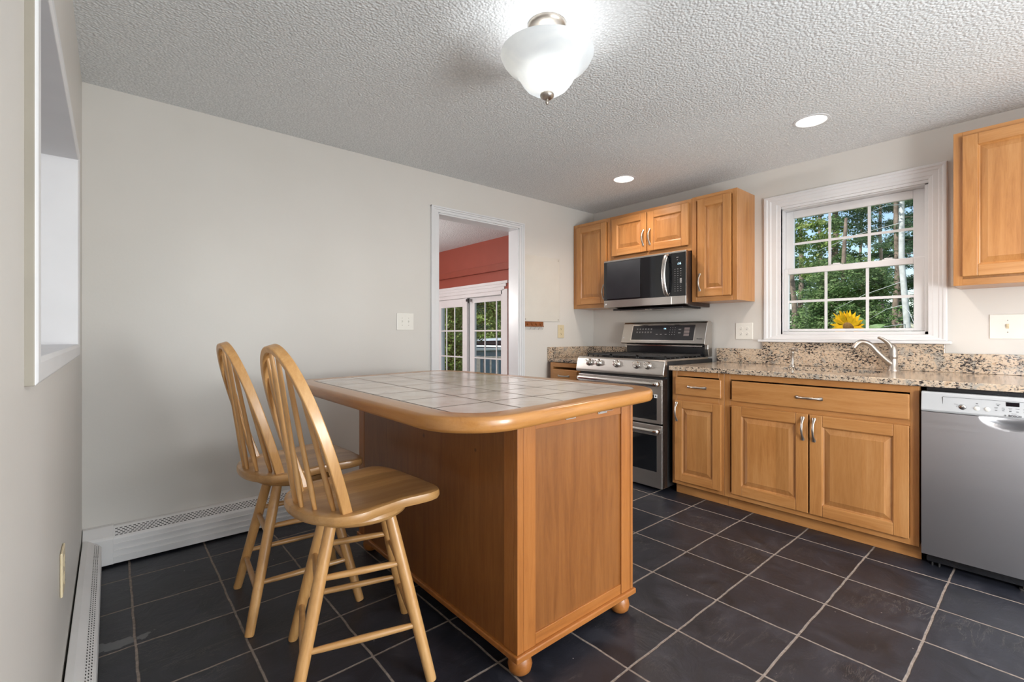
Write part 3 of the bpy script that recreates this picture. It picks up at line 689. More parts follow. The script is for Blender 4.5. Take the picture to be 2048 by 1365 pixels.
wt = obj('worktop', MB().box(CF+.07, XB-.002, 2.612, YA-.002, CT0, CT1), 'granite', None, .004, 3,
         label='short speckled granite worktop in the corner left of the range', cat='worktop', origin=(3.3, 2.8, CT0))
obj('backsplash', MB().box(XB-.022, XB-.002, -.30, 1.772, CT1+.0005, 1.009).box(XB-.022, XB-.002, .425, 1.425, 1.0095, 1.061), 'granite', None, .0015,
    label='low granite backsplash stepping up under the window', cat='backsplash', origin=(XB-.01, .7, CT1))
obj('backsplash', MB().box(CF+.07, XB-.024, YA-.022, YA-.002, CT1+.0005, 1.001).box(XB-.022, XB-.002, 2.612, YA-.002, CT1+.0005, 1.001), 'granite', None, .0015,
    label='granite backsplash turning the corner left of the range', cat='backsplash', origin=(3.4, 3.0, CT1))
# sink
mb = MB(); rs = []
for k_, z in [(1.02, CT0-.001), (1.0, CT0-.002), (.97, .80), (.9, .70), (.75, .69), (.05, .685)]:
    ring = []
    for k in range(40):
        a = 2*PI*k/40; c_, s_ = math.cos(a), math.sin(a)
        ring.append((SX+.192*k_*math.copysign(abs(c_)**.625, c_), SY+.272*k_*math.copysign(abs(s_)**.625, s_), z))
    rs.append(ring)
mb.rings(rs, cap=False)
sk = thing('sink', 'undermounted steel sink set in the granite worktop below the window', 'sink', (SX, SY, .69))
obj('bowl', mb, 'steel', sk, smooth=True)
obj('drain', MB().lathe([(.04, 0), (.045, .003), (.03, .004), (.01, .001)], (SX, SY, .686)), 'chrome', sk, smooth=True)
# faucet
FX, FY = 3.605, .650
fc = thing('faucet', 'satin nickel single-lever kitchen faucet with curved spout behind the sink', 'faucet', (FX, FY, CT1))
obj('body', MB().lathe([(.030, .0), (.030, .004), (.0245, .010), (.0225, .07), (.0225, .074), (.0235, .075), (.0235, .093), (.0225, .095), (.022, .12), (.018, .145), (.010, .158), (.002, .160)], (FX, FY, CT1+.0005)), 'nickel', fc, smooth=True, sharp=.9)
pts = cr([(FX-.005, FY+.005, .935), (3.575, .682, .965), (3.545, .715, 1.010), (3.52, .745, 1.055), (3.495, .772, 1.072), (3.472, .792, 1.068), (3.455, .808, 1.045), (3.452, .811, 1.036)], 6)
obj('spout', MB().tube(pts, [.0175-.0045*i/(len(pts)-1) for i in range(len(pts))], 14), 'nickel', fc, smooth=True, sharp=1.0)
pts = cr([(FX, FY, 1.005), (3.597, .66, 1.04), (3.582, .672, 1.068), (3.562, .692, 1.089), (3.543, .710, 1.101)], 5)
obj('lever', MB().tube(pts, [(.020, .020), (.019, .019), (.018, .018), (.016, .017)]+[(.013-.009*i/(len(pts)-5), .015-.007*i/(len(pts)-5)) for i in range(len(pts)-4)], 12), 'nickel', fc, smooth=True, sharp=1.0)
sd = thing('soap_dispenser', 'small satin nickel soap dispenser at the left of the sink', 'soap dispenser', (3.50, 1.168, CT1))
obj('body', MB().lathe([(.019, 0), (.019, .004), (.012, .014), (.0105, .02), (.0105, .085), (.013, .090), (.013, .100), (.004, .104)], (3.50, 1.168, CT1+.0005), 20), 'nickel', sd, smooth=True, sharp=.9)
obj('nozzle', MB().tube(cr([(3.50, 1.168, .995), (3.497, 1.165, 1.014), (3.485, 1.15, 1.020), (3.468, 1.128, 1.016)], 4), [.010]*4+[.0125]*5+[.009]*4, 10), 'nickel', sd, smooth=True, sharp=1.0)

# ================================================================== DISHWASHER
DX, dy0, dy1 = 2.965, -.195, .427
t = thing('dishwasher', 'stainless steel dishwasher with silver control panel at the right edge', 'dishwasher', (3.3, .116, 0))
obj('body', MB().box(DX+.048, XB-.03, dy0+.01, dy1-.012, .02, .864), 'black', t, .002)
# front with a scooped pocket handle: grid displaced
ny, nz = 130, 110; vs = []; fs = []
hy, hz = .095, .752
for j in range(nz+1):
    for i in range(ny+1):
        y = dy0+(dy1-dy0)*i/ny; z = .067+(.750-.067)*(j/nz)**.55
        u_ = (y-(dy0+dy1)/2)/.115; v_ = (hz-z)/.055; rr = u_*u_+v_*v_
        d = .034*(1-rr)**1.15 if rr < 1 else 0
        bulge = -.004*math.sin(PI*(z-.067)/(.683))
        vs.append((DX+d+bulge, y, z))
for j in range(nz):
    for i in range(ny): a = j*(ny+1)+i; fs.append((a, a+1, a+ny+2, a+ny+1))
mb = MB().add(vs, fs); mb.box(DX+.040, DX+.046, dy0, dy1, .067, .750)
mb.box(DX+.001, DX+.045, dy0, dy0+.003, .068, .75); mb.box(DX+.001, DX+.045, dy1-.003, dy1, .068, .75); mb.box(DX, DX+.045, dy0, dy1, .067, .07)
obj('door', mb, 'dwsteel', t, smooth=True, sharp=.5)
cp = obj('control_panel', MB().prism([(DX+.034, .846), (DX+.002, .846), (DX-.003, .838), (DX-.010, .775), (DX-.012, .762), (DX-.006, .753), (DX+.034, .753)], 'Y', dy0, dy1), 'dwpanel', t, .002, 3)
def px_(z): return DX-.003-(.838-z)/.063*.007
obj('panel_line', MB().box(px_(.827)-.0006, px_(.827)+.002, dy0, .350, .8265, .8278).box(px_(.80)-.0006, px_(.80)+.002, .3494, .3503, .776, .8275), 'markdark', cp)
for y, r in ((.283, .0105), (.236, .0085), (.203, .0085)):
    b_ = MB().lathe([(r+.001, 0), (r+.001, .002), (r, .003), (r*.3, .004)], (px_(.785)-.0, y, .785), 24, axis=(-1, 0, -.1))
    obj('button', b_, 'plate' if r < .01 else 'chrome', cp, smooth=True)
obj('button_ring', MB().lathe([(.0118, 0), (.0130, .001), (.0118, .0018)], (px_(.785), .283, .785), 28, axis=(-1, 0, -.1)), 'markdark', cp)
obj('display', MB().box(px_(.815)-.0012, px_(.815)+.004, .106, .146, .806, .824), 'blackglass', cp)
mb = MB()
for y, z, w_ in [(.236, .807, .007), (.170, .806, .007), (.176, .785, .0075), (.154, .785, .0075), (.133, .785, .0075), (.112, .785, .0075), (.09, .785, .0075), (.070, .785, .0075)]:
    mb.box(px_(z)-.0009, px_(z)+.002, y-w_/2, y+w_/2, z-.0012, z+.0012)
for y, z, w_ in [(.305, .797, .012), (.302, .788, .005), (.236, .797, .013), (.170, .812, .014), (.176, .797, .011), (.176, .792, .009), (.154, .797, .009), (.154, .792, .010), (.133, .797, .012), (.133, .792, .008), (.112, .797, .012), (.09, .797, .012), (.122, .776, .015)]:
    mb.box(px_(z)-.0009, px_(z)+.002, y-w_/2, y+w_/2, z-.0006, z+.0006)
obj('panel_marks', mb, 'markdark', cp)
text_part('lettering', 'BOSCH', .0118, (DX-.0128, .119, .7655), ROT_MX, 'markdark', cp)
obj('emblem', MB().lathe([(.0036, 0), (.0036, .0005), (.0028, .0005), (.0028, 0)], (DX-.0120, .1480, .7655), 20, axis=(-1, 0, 0), cap=False).box(DX-.0125, DX-.012, .1473, .1487, .764, .767), 'markdark', cp)
obj('toe_panel', MB().box(3.04, 3.055, dy0, dy1-.01, .015, .062).box(3.02, 3.05, dy1-.06, dy1-.055, .0, .06).box(3.02, 3.05, dy1-.035, dy1-.03, .0, .06), 'blackmatte', t)
obj('foot', MB().lathe([(.02, 0), (.02, .008), (.008, .01), (.008, .03)], (3.03, .09, .001), 16), 'steel', t, smooth=True)

# ================================================================== RANGE
ry0, ry1 = 1.802, 2.600
t = thing('gas_range', 'stainless steel double-oven gas range with five knobs between the cabinets', 'range', (3.3, 2.2, 0))
obj('body', MB().box(2.985, XB-.025, ry0+.002, ry1-.002, .03, .925), 'blackmatte', t, .003)
for q_ in ((ry0, ry0+.018), (ry1-.018, ry1)): obj('side_trim', MB().box(2.965, 3.0, q_[0], q_[1], .03, .80), 'brownside', t)
obj('cooktop', MB().box(2.975, XB-.11, ry0-.004, ry1+.004, .925, .933).box(2.975, XB-.11, ry0-.004, ry0+.012, .933, .939).box(2.975, XB-.11, ry1-.012, ry1+.004, .933, .939), 'steel', t, .002)
obj('burner_tray', MB().box(3.03, XB-.13, ry0+.03, ry1-.03, .933, .9355), 'black', t)
for bx, by, r in [(3.16, 2.44, .045), (3.43, 2.44, .036), (3.16, 1.96, .05), (3.43, 1.96, .036), (3.30, 2.20, .05)]:
    obj('burner', MB().lathe([(r, 0), (r, .010), (r*.8, .012), (r*.8, .018), (r*.7, .021), (.002, .021)], (bx, by, .9358), 24), 'blackmatte', t, smooth=True, sharp=.6)
for k in range(3):
    y0 = ry0+.035+k*.2445; y1 = y0+.238; mb = MB(); zt = .962
    for y in (y0, y1-.011): mb.box(3.035, 3.545, y, y+.011, zt-.013, zt)
    for x in (3.035, 3.534): mb.box(x, x+.011, y0, y1, zt-.013, zt)
    for q in range(1, 8):
        x = 3.035+q*.0635
        if q == 4: mb.box(x, x+.011, y0, y1, zt-.012, zt)
        else: mb.box(x, x+.008, y0, y0+.085, zt-.012, zt); mb.box(x, x+.008, y1-.085, y1, zt-.012, zt)
    mb.box(3.05, 3.53, (y0+y1)/2-.005, (y0+y1)/2+.005, zt-.012, zt-.001)
    for x in [3.035+q*.0635 for q in range(0, 9)]:
        for y in (y0, y1-.010): mb.box(x, x+.009, y, y+.010, .9362, zt-.012)
    obj('grate', mb, 'blackmatte', t, .002, 1)
CPF = [(2.990, .936), (2.968, .934), (2.957, .926), (2.936, .842), (2.936, .826), (2.946, .815), (2.990, .812)]
cp = obj('control_panel', MB().prism(CPF, 'Y', ry0-.006, ry1+.006), 'steel', t, .006, 4, smooth=True, sharp=.5)
for ky in (2.473, 2.378, 2.202, 2.024, 1.929):
    ax = Vector((-1, 0, .25)).normalized(); c0 = Vector((2.949, ky, .893))
    kb = MB().lathe([(.030, 0), (.030, .004), (.027, .006), (.025, .020), (.023, .024), (.004, .026)], tuple(c0), 28, axis=tuple(ax))
    c1 = c0+ax*.022; side = Vector((0, .82, .57)); side = (side-ax*side.dot(ax)).normalized()
    kb.tube([tuple(c1+side*.021), tuple(c1-side*.021)], [(.012, .0065), (.012, .0065)], 8, up=tuple(ax))
    obj('knob', kb, 'chrome', cp, .001, 2, smooth=True, sharp=.6)
ax2 = .80
for (z0, z1, wz0, wz1, hz, nm) in [(.480, .797, .505, .685, .765, 'upper'), (.022, .470, .137, .395, .430, 'lower')]:
    d = obj('oven_door', MB().box(2.950, 2.984, ry0+.012, ry1-.012, z0, z1), 'steel', t, .004, 3)
    obj('oven_window', MB().box(2.9485, 2.9515, ry0+.055, ry1-.055, wz0, wz1), 'blackglass', d, .001)
    hb = MB(); pts = cr([(2.935, ry0+.030, hz), (2.912, ry0+.038, hz), (2.905, ry0+.10, hz), (2.902, (ry0+ry1)/2, hz), (2.905, ry1-.10, hz), (2.912, ry1-.038, hz), (2.935, ry1-.030, hz)], 5)
    hb.tube(pts, .0145, 10, flat=(1.25, .7))
    hb.box(2.915, 2.952, ry0+.028, ry0+.052, hz-.016, hz+.014); hb.box(2.915, 2.952, ry1-.052, ry1-.028, hz-.016, hz+.014)
    obj('handle', hb, 'chrome', d, .002, smooth=True, sharp=.7)
obj('sticker', MB().box(2.9475, 2.9484, 1.851, 1.877, .664, .690), 'sticker', t)
obj('sticker_print', MB().lathe([(.006, 0), (.006, .0004)], (2.9475, 1.864, .677), 14, axis=(-1, 0, 0)), 'markdark', t)
# back guard
bg = obj('back_guard', MB().prism([(3.545, 1.034), (3.538, 1.044), (3.588, 1.210), (3.600, 1.224), (3.640, 1.226), (3.668, 1.215), (3.668, .940), (3.615, .940), (3.598, 1.00), (3.598, 1.034)], 'Y', ry0+.004, ry1-.004), 'steel', t, .003, 3)
def gx(z): return 3.538+(z-1.044)/.166*.050
obj('recess_panel', MB().box(3.594, 3.612, ry0+.03, ry1-.03, .937, 1.033), 'black', bg)
obj('vent_trim', MB().tube([(3.575, ry0+.04, 1.023), (3.575, ry1-.04, 1.023)], .006, 8), 'chrome', bg)
gp = MB(); 
def quad_on_guard(mb, y0, y1, z0, z1, lift):
    mb.rings([[(gx(z)-l_, y, z) for y, z in ((y0, z0), (y1, z0), (y1, z1), (y0, z1))] for l_ in (-.004, lift)])
dp = obj('display_bezel', (quad_on_guard(gp, 1.896, 2.498, 1.064, 1.200, .0012), gp)[1], 'chrome', bg)
gp = MB(); quad_on_guard(gp, 1.904, 2.490, 1.070, 1.194, .0022); dp = obj('display_glass', gp, 'panelglass', bg)
mk = MB()
for r_ in range(2):
    for c_ in range(6): quad_on_guard(mk, 2.300+c_*.028-.007, 2.300+c_*.028+.007, 1.164-r_*.028, 1.1675-r_*.028, .0028); quad_on_guard(mk, 2.300+c_*.028-.005, 2.300+c_*.028+.005, 1.159-r_*.028, 1.1605-r_*.028, .0028)
for r_ in range(4):
    for c_ in range(3): quad_on_guard(mk, 2.075+c_*.022-.002, 2.075+c_*.022+.002, 1.172-r_*.019, 1.176-r_*.019, .0028)
for y in (2.24, 2.20, 2.155): quad_on_guard(mk, y-.009, y+.009, 1.117, 1.1195, .0028)
for z in (1.150, 1.145, 1.122, 1.117): quad_on_guard(mk, 2.02, 2.042, z+.01, z+.0118, .0028)
obj('key_marks', mk, 'mark', dp)
mk = MB()
for z in (1.155, 1.130, 1.105): quad_on_guard(mk, 1.945, 1.992, z, z+.020, .0026)
obj('touch_keys', mk, plain('grey_red_keys', (.28, .22, .21), .4, noise=.2), dp)
lean = Matrix.Rotation(0, 3, 'Z')
text_part('lettering', ':16', .020, (gx(1.165)-.0031, 2.170, 1.165), ROT_MX, 'lcd', dp)
text_part('lettering', 'STUDIO', .013, (gx(1.085)-.0045, 1.850, 1.082), ROT_MX, 'markdark', bg)
obj('emblem', MB().lathe([(.007, 0), (.007, .0016), (.002, .002)], (gx(1.088)-.0005, 2.575, 1.088), 18, axis=(-1, 0, .2)), 'sticker', bg)

# ================================================================== MICROWAVE
my0, my1, mz0, mz1 = 1.837, 2.598, 1.350, 1.758
MX = 3.292
# right side of the case stands free of the neighbouring cabinet
t = thing('microwave', 'stainless and black over-the-range microwave hung under the short cabinet', 'microwave', (3.5, 2.2, mz0))
obj('body', MB().prism([(MX+.036, mz1), (XB-.004, mz1), (XB-.004, 1.336), (3.45, 1.338), (MX+.036, mz0+.003)], 'Y', my0-.001, my1), 'brownside', t, .003)
obj('underside', MB().box(3.36, 3.64, my0+.05, my1-.05, 1.326, 1.338), 'black', t, .002)
obj('vent_filter', MB().box(3.38, 3.62, 2.22, 2.48, 1.321, 1.3265).box(3.38, 3.62, 1.90, 2.16, 1.321, 1.3265), 'steel', t, .002)
obj('lamp_lens', MB().lathe([(.03, 0), (.028, .004), (.01, .006)], (3.36, 2.19, 1.3255), 20, axis=(0, 0, -1)), 'chrome', t, smooth=True)
ys = 1.945
d = obj('door', MB().box(MX+.002, MX+.035, ys+.0015, my1, mz0, mz1), 'steel', t, .003, 3)
obj('door_glass', MB().box(MX-.0012, MX+.003, ys+.0015, my1-.004, 1.412, 1.744), 'blackglass', d, .001)
obj('window', MB().box(MX-.0022, MX-.001, 2.225, 2.560, 1.424, 1.738), 'ovenwindow', d)
pts = cr([(MX-.002, 1.975, 1.737), (MX-.030, 1.977, 1.720), (MX-.048, 1.980, 1.66), (MX-.056, 1.982, 1.58), (MX-.048, 1.980, 1.50), (MX-.030, 1.977, 1.44), (MX-.002, 1.975, 1.420)], 6)
obj('handle', MB().tube(pts, .013, 10, flat=(.55, 1.25), up=(-1, 0, 0)), 'steelv', d, smooth=True, sharp=.8)
p = obj('control_panel', MB().box(MX+.002, MX+.035, my0-.013, ys-.0015, mz0, mz1), 'steel', t, .003, 3)
obj('panel_glass', MB().box(MX-.0012, MX+.003, my0-.0128, ys-.0015, 1.412, 1.744), 'blackglass', p, .001)
mk = MB()
for r_ in range(11):
    z = 1.618-r_*.0168
    for c_ in range(3):
        y = 1.913-c_*.024
        if 4 <= r_ <= 6 and c_ == 2: continue
        ww = .0035 if 4 <= r_ <= 7 else .008
        mk.box(MX-.0016, MX-.001, y-ww/2, y+ww/2, z, z+.0018)
mk.box(MX-.0016, MX-.001, 1.885, 1.901, 1.707, 1.709); mk.box(MX-.0016, MX-.001, 1.889, 1.897, 1.688, 1.690)
for z in (1.552, 1.545, 1.537, 1.530, 1.522): mk.box(MX-.0016, MX-.001, 1.857, 1.872, z-.01, z-.0065)
obj('key_marks', mk, 'mark', p)
text_part('lettering', ':16', .024, (MX-.0020, 1.877, 1.659), ROT_MX, 'lcd', p)
obj('emblem', MB().lathe([(.007, 0), (.007, .0016), (.002, .002)], (MX+.0018, 2.575, 1.379), 18, axis=(-1, 0, 0)), 'sticker', d)

# ================================================================== ISLAND
def round_poly(quad, rad, n=10, bow=0):
    out = []; L_ = len(quad)
    for i in range(L_):
        p, a, b = Vector(quad[i]), Vector(quad[i-1]), Vector(quad[(i+1) % L_]); r = rad[i]
        u = (a-p).normalized(); v = (b-p).normalized(); half = u.angle(v)/2; tl = r/math.tan(half)
        c = p+(u+v).normalized()*(r/math.sin(half)); s_ = p+u*tl; e_ = p+v*tl
        a0 = math.atan2(s_.y-c.y, s_.x-c.x); a1 = math.atan2(e_.y-c.y, e_.x-c.x); da = a1-a0
        while da > PI: da -= 2*PI
        while da < -PI: da += 2*PI
        for k in range(n+1): out.append((c.x+r*math.cos(a0+da*k/n), c.y+r*math.sin(a0+da*k/n)))
    return out
QUAD = [(.668, .975), (1.80, 1.082), (1.640, 2.60), (.668, 2.455)]
RAD = [.20, .17, .20, .15]
def inset(q, d):
    out = []
    for i in range(4):
        p, a, b = Vector(q[i]), Vector(q[i-1]), Vector(q[(i+1) % 4]); u = (a-p).normalized(); v = (b-p).normalized()
        w_ = (u+v).normalized(); h = u.angle(v)/2; out.append(tuple(p+w_*(d/math.sin(h))))
    return out
TZ0, TZ1 = .846, .893
isl = thing('kitchen_island', 'stained wood kitchen island with pale tiled top and rounded corners', 'kitchen island', (IX, IY, 0))
mb = MB(); rs = []
NP = 12
for d_, z in [(.075, TZ1-.004), (.075, TZ1), (.012, TZ1), (.004, TZ1-.003), (.0, TZ1-.012), (.0, TZ0+.012), (.005, TZ0+.003), (.014, TZ0), (.075, TZ0), (.075, TZ1-.004)]:
    q = inset(QUAD, d_); rr = [max(.03, r-d_) for r in RAD]; rs.append([(a, b, z) for a, b in round_poly(q, rr, NP)])
mb.rings(rs, cap=False)
# material by direction of edge: long sides use grain along Y, short along X
n_ = len(rs[0]); mid = (NP+1)
mb.m = []
for i in range(len(rs)-1):
    for j in range(n_):
        s_ = j // mid; mb.m.append(1 if (j % mid) == NP and s_ in (0, 2) or (s_ in (0, 2) and (j % mid) > NP//2) or (s_ in (1, 3) and (j % mid) < NP//2) else 0)
# corner 0 -> edge to corner 1 runs along X
obj('top_rim', mb, ['rimY', 'rimX'], isl, smooth=True, sharp=.9)
q = inset(QUAD, .0765); rr = [r-.0765 for r in RAD]
obj('tiled_top', MB().rings([[(a, b, z) for a, b in round_poly(q, rr, NP)] for z in (TZ0+.004, TZ1-.0005)]), 'tiletop', isl, label='pale ceramic tiled centre of the top')
bx0, bx1, by0, by1 = .984, 1.606, 1.120, 2.370
bz = .093
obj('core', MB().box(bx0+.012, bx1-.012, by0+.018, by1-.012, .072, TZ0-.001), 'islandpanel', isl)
mb = MB()
mb.box(bx0, bx0+.026, by0, by0+.02, bz, TZ0-.001, 0); mb.box(bx0+.0275, bx0+.081, by0+.001, by0+.02, bz, TZ0-.001, 0)
mb.box(bx1-.016, bx1, by0, by0+.02, bz, TZ0-.001, 0); mb.box(bx1-.074, bx1-.0175, by0+.001, by0+.02, bz, TZ0-.001, 0)
mb.box(bx0+.083, bx1-.076, by0+.003, by0+.02, bz, bz+.038, 1); mb.box(bx0+.083, bx1-.076, by0+.003, by0+.02, .805, TZ0-.001, 1)
obj('end_frame', mb, ['islandZ', 'islandX'], isl, .0015)
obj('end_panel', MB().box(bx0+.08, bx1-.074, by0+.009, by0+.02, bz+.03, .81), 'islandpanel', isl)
for q_ in ((by0+.021, by0+.068), (by1-.06, by1)): obj('side_stile', MB().box(bx0, bx0+.02, q_[0], q_[1], bz, TZ0-.001), 'islandZ', isl, .0015)
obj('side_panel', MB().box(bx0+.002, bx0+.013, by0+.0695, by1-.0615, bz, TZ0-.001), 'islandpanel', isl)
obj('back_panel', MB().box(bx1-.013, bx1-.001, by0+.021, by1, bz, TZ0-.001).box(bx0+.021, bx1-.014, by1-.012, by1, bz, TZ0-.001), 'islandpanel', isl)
obj('base_moulding', MB().box(bx0-.010, bx1+.010, by0-.010, by1+.010, .071, bz-.0005), 'islandX', isl, .005, 3)
for fx, fy in ((1.030, 1.160), (1.562, 1.155), (1.030, 2.325), (1.562, 2.325)):
    obj('bun_foot', MB().lathe([(.012, .0), (.026, .003), (.037, .014), (.041, .032), (.037, .052), (.030, .064), (.026, .0708)], (fx, fy, .0), 24), 'islandX', isl, smooth=True)
for hx in (1.235, 1.412):
    mb = MB(); mb.box(hx-.026, hx+.026, by0-.0005, by0+.003, .820, .836); mb.box(hx-.026, hx+.026, by0-.03, by0+.001, .834, .8355)
    for s_ in (-.017, .017): mb.lathe([(.0045, 0), (.003, .002)], (hx+s_, by0-.0005, .828), 10, axis=(0, -1, 0))
    obj('hinge', mb, 'steel', isl)

# ================================================================== STOOLS
def stool(label, cx, cy, base_rot, seat_rot, ):
    t = thing('bar_stool', label, 'stool', (cx, cy, 0), 'bow-back wooden swivel stools at the island')
    R = Matrix.Rotation(base_rot, 3, 'Z'); R2 = Matrix.Rotation(seat_rot, 3, 'Z')
    def tr(mb, Rm):
        mb.v = [tuple(Rm @ Vector(v)) for v in mb.v]; return mb
    ft, tp, zt = .205, .088, .535
    def legp(sx, sy, z):
        k = z/zt; r = ft+(tp-ft)*k; return Vector((sx*r, sy*r, z))
    for sx, sy in ((-1, -1), (1, -1), (-1, 1), (1, 1)):
        pts = [legp(sx, sy, z) for z in (0.0, .004, .15, .30, .45, zt)]
        obj('leg', tr(MB().tube(pts, [.0155, .0165, .0185, .0195, .0190, .0175], 14, up=(1, 0, 0)), R), 'stoolZ', t, smooth=True, sharp=.9, local=True)
    for (a, b), zs in ((((-1, -1), (1, -1)), (.17, .362)), (((-1, 1), (1, 1)), (.17, .362)), (((-1, -1), (-1, 1)), (.14, .335)), (((1, -1), (1, 1)), (.14, .335))):
        for z in zs:
            p, q = legp(*a, z), legp(*b, z); pts = [p.lerp(q, k) for k in (0.02, .15, .5, .85, .98)]
            obj('rung', tr(MB().tube(pts, [.0085, .010, .0115, .010, .0085], 10), R), 'stoolR', t, smooth=True, sharp=.9, local=True)
    obj('swivel_ring', tr(MB().lathe([(.05, .512), (.150, .512), (.163, .520), (.168, .530), (.164, .541), (.15, .545), (.05, .545)], (0, 0, 0), 40), R), 'stoolR', t, smooth=True, sharp=.8, local=True)
    obj('swivel_plate', MB().lathe([(.09, .545), (.09, .556)], (0, 0, 0), 24), 'blackmatte', t, local=True)
    # seat
    half = [(-.222, 0), (-.216, .07), (-.193, .135), (-.150, .185), (-.09, .208), (-.02, .205), (.05, .203), (.115, .214), (.165, .216), (.205, .192), (.228, .135), (.238, .07), (.241, 0)]
    outl = half + [(f, -s_) for f, s_ in reversed(half[1:-1])]
    oc = [(p.x, p.y) for p in cr([(a, b, 0) for a, b in outl], 4, closed=True)]
    def ztop(f, s_):
        r = math.hypot(f, s_)
        z = .582
        z += .009*max(0, min(1, (abs(s_)-.06)/.16))*max(0, min(1, (f+.12)/.2))      # raised sides towards the front
        z -= .008*max(0, 1-(r/.16)**2)                                              # hollow
        z -= .006*max(0, min(1, (f-.17)/.08))                                       # waterfall front
        return z
    rs = []
    for sc_, dz, top in [(.0, 0, True), (.25, 0, True), (.5, 0, True), (.72, 0, True), (.88, 0, True), (.96, 0, True), (.992, -.003, True), (1.0, -.010, True), (1.0, -.022, True), (.985, -.030, True), (.93, -.034, True), (.5, -.034, False), (0.0, -.034, False)]:
        ring = []
        for f, s_ in oc:
            ff, ss = f*sc_, s_*sc_
            z = ztop(ff, ss) + dz if top else .553
            if not top: z = .5565
            ring.append((ff, ss, z))
        rs.append(ring)
    obj('seat', tr(MB().rings(rs, cap=False), R2), 'stoolX', t, smooth=True, sharp=.8, local=True)
    # bow back
    bowp = [(.168, 0), (.181, .08), (.187, .17), (.183, .25), (.168, .33), (.138, .405), (.096, .460), (.048, .492), (0, .502)]
    full = bowp + [(-a, b) for a, b in reversed(bowp[:-1])]
    def bow3(l_, h): return Vector((-.118-.158*(h/.5), -l_, .575+h))
    pts = cr([bow3(a, b) for a, b in full], 5)
    nrm = Vector((1, 0, .316)).normalized()
    obj('bow_frame', tr(MB().tube(pts, [(.0220, .0150)]*len(pts), 4, up=tuple(nrm)), R2), 'stoolZ', t, .0035, 3, smooth=True, sharp=.6, local=True)
    for k in range(6):
        s_ = -.126+k*.0504; f0 = -.2+.062*(abs(s_)/.126)**1.8
        st_ = s_*1.02
        # height of the bow at that lateral position
        hb = .502*(1-(abs(st_)/.187)**2.6)**.42 - .010
        p0 = Vector((f0, s_, .572)); p1 = bow3(0, hb); p1.y = st_; p1.x += .002
        pts = [p0.lerp(p1, q) for q in (0, .05, .12, .19, .3, .5, .7, .82, .92, 1)]
        wv = [.0065, .0075, .0110, .0145, .0125, .0110, .0130, .0145, .0100, .0065]; th = [.0065, .007, .0085, .0085, .0075, .007, .007, .007, .0065, .006]
        obj('spindle', tr(MB().tube(pts, [(a, b) for a, b in zip(th, wv)], 10, up=(1, 0, 0)), R2), 'stoolZ', t, smooth=True, sharp=1.0, local=True)
    return t
stool('blond wooden bow-back stool nearest the viewer, pulled up to the island end', .648, 1.572, math.radians(-16), math.radians(4))
stool('blond wooden bow-back stool farther back, beside the wall heater', .612, 2.135, math.radians(-5), math.radians(2))

# ================================================================== CEILING LIGHTS
CLX, CLY = 1.296, 1.300
def shade_mat():
    m, nt, b = newmat('frosted_alabaster_glass'); L = nt.links
    tc = N(nt, 'TexCoord'); n = N(nt, 'TexNoise'); setin(n, Scale=5.0, Detail=4.0, Distortion=1.0); L.new(tc.outputs['Object'], n.inputs['Vector'])
    r = ramp(nt, [(.35, (.78, .80, .82)), (.65, (.95, .95, .93))]); L.new(n.outputs['Fac'], r.inputs[0])
    d = N(nt, 'BsdfDiffuse'); tl = N(nt, 'BsdfTranslucent'); g_ = N(nt, 'BsdfGlossy'); g_.inputs['Roughness'].default_value = .15
    L.new(r.outputs[0], d.inputs[0]); L.new(r.outputs[0], tl.inputs[0])
    mx = N(nt, 'MixShader'); mx.inputs[0].default_value = .5; L.new(d.outputs[0], mx.inputs[1]); L.new(tl.outputs[0], mx.inputs[2])
    m2 = N(nt, 'MixShader'); m2.inputs[0].default_value = .05; L.new(mx.outputs[0], m2.inputs[1]); L.new(g_.outputs[0], m2.inputs[2])
    L.new(m2.outputs[0], nt.nodes['Material Output'].inputs[0])
    return m
M['shade'] = shade_mat()
t = thing('ceiling_light', 'semi-flush ceiling light with frosted white glass bowl and nickel finial', 'ceiling light', (CLX, CLY, ZC))
obj('canopy', MB().lathe([(.0745, 0), (.0745, -.006), (.070, -.016), (.050, -.026), (.014, -.030), (.009, -.04), (.009, -.20), (.004, -.24)], (CLX, CLY, ZC-.0005), 40), 'nickel', t, smooth=True, sharp=.9)
pr = [(.182, 2.213), (.179, 2.205), (.172, 2.190), (.158, 2.172), (.140, 2.158), (.124, 2.146), (.112, 2.130), (.100, 2.108), (.083, 2.086), (.060, 2.070), (.035, 2.061), (.012, 2.058)]
pin = [(max(.006, r-.004), z+.003) for r, z in reversed(pr)]
pin[-1] = (.178, 2.2145)
obj('glass_bowl', MB().lathe([(r, z-ZC) for r, z in pr+pin], (CLX, CLY, ZC), 56, cap=False), 'shade', t, smooth=True, sharp=1.2)
obj('finial', MB().lathe([(.026, .0), (.0275, -.004), (.026, -.012), (.016, -.020), (.006, -.023), (.005, -.028), (.0075, -.033), (.005, -.040), (.001, -.043)], (CLX, CLY, 2.060), 28), 'nickel', t, smooth=True, sharp=.9)
for k in range(2):
    a = PI*k+.6; bx, by = CLX+.055*math.cos(a), CLY+.055*math.sin(a)
    l = light('bulb', 'POINT', (bx, by, 2.12), 1.1, (.96, .98, 1), .025); 
def emis(name, col, s_):
    m, nt, b = newmat(name); b.inputs['Emission Color'].default_value = (*col, 1); b.inputs['Emission Strength'].default_value = s_; b.inputs['Base Color'].default_value = (.8, .8, .8, 1); return m
M['lens'] = emis('lit_recessed_lens', (1, .93, .82), 6)
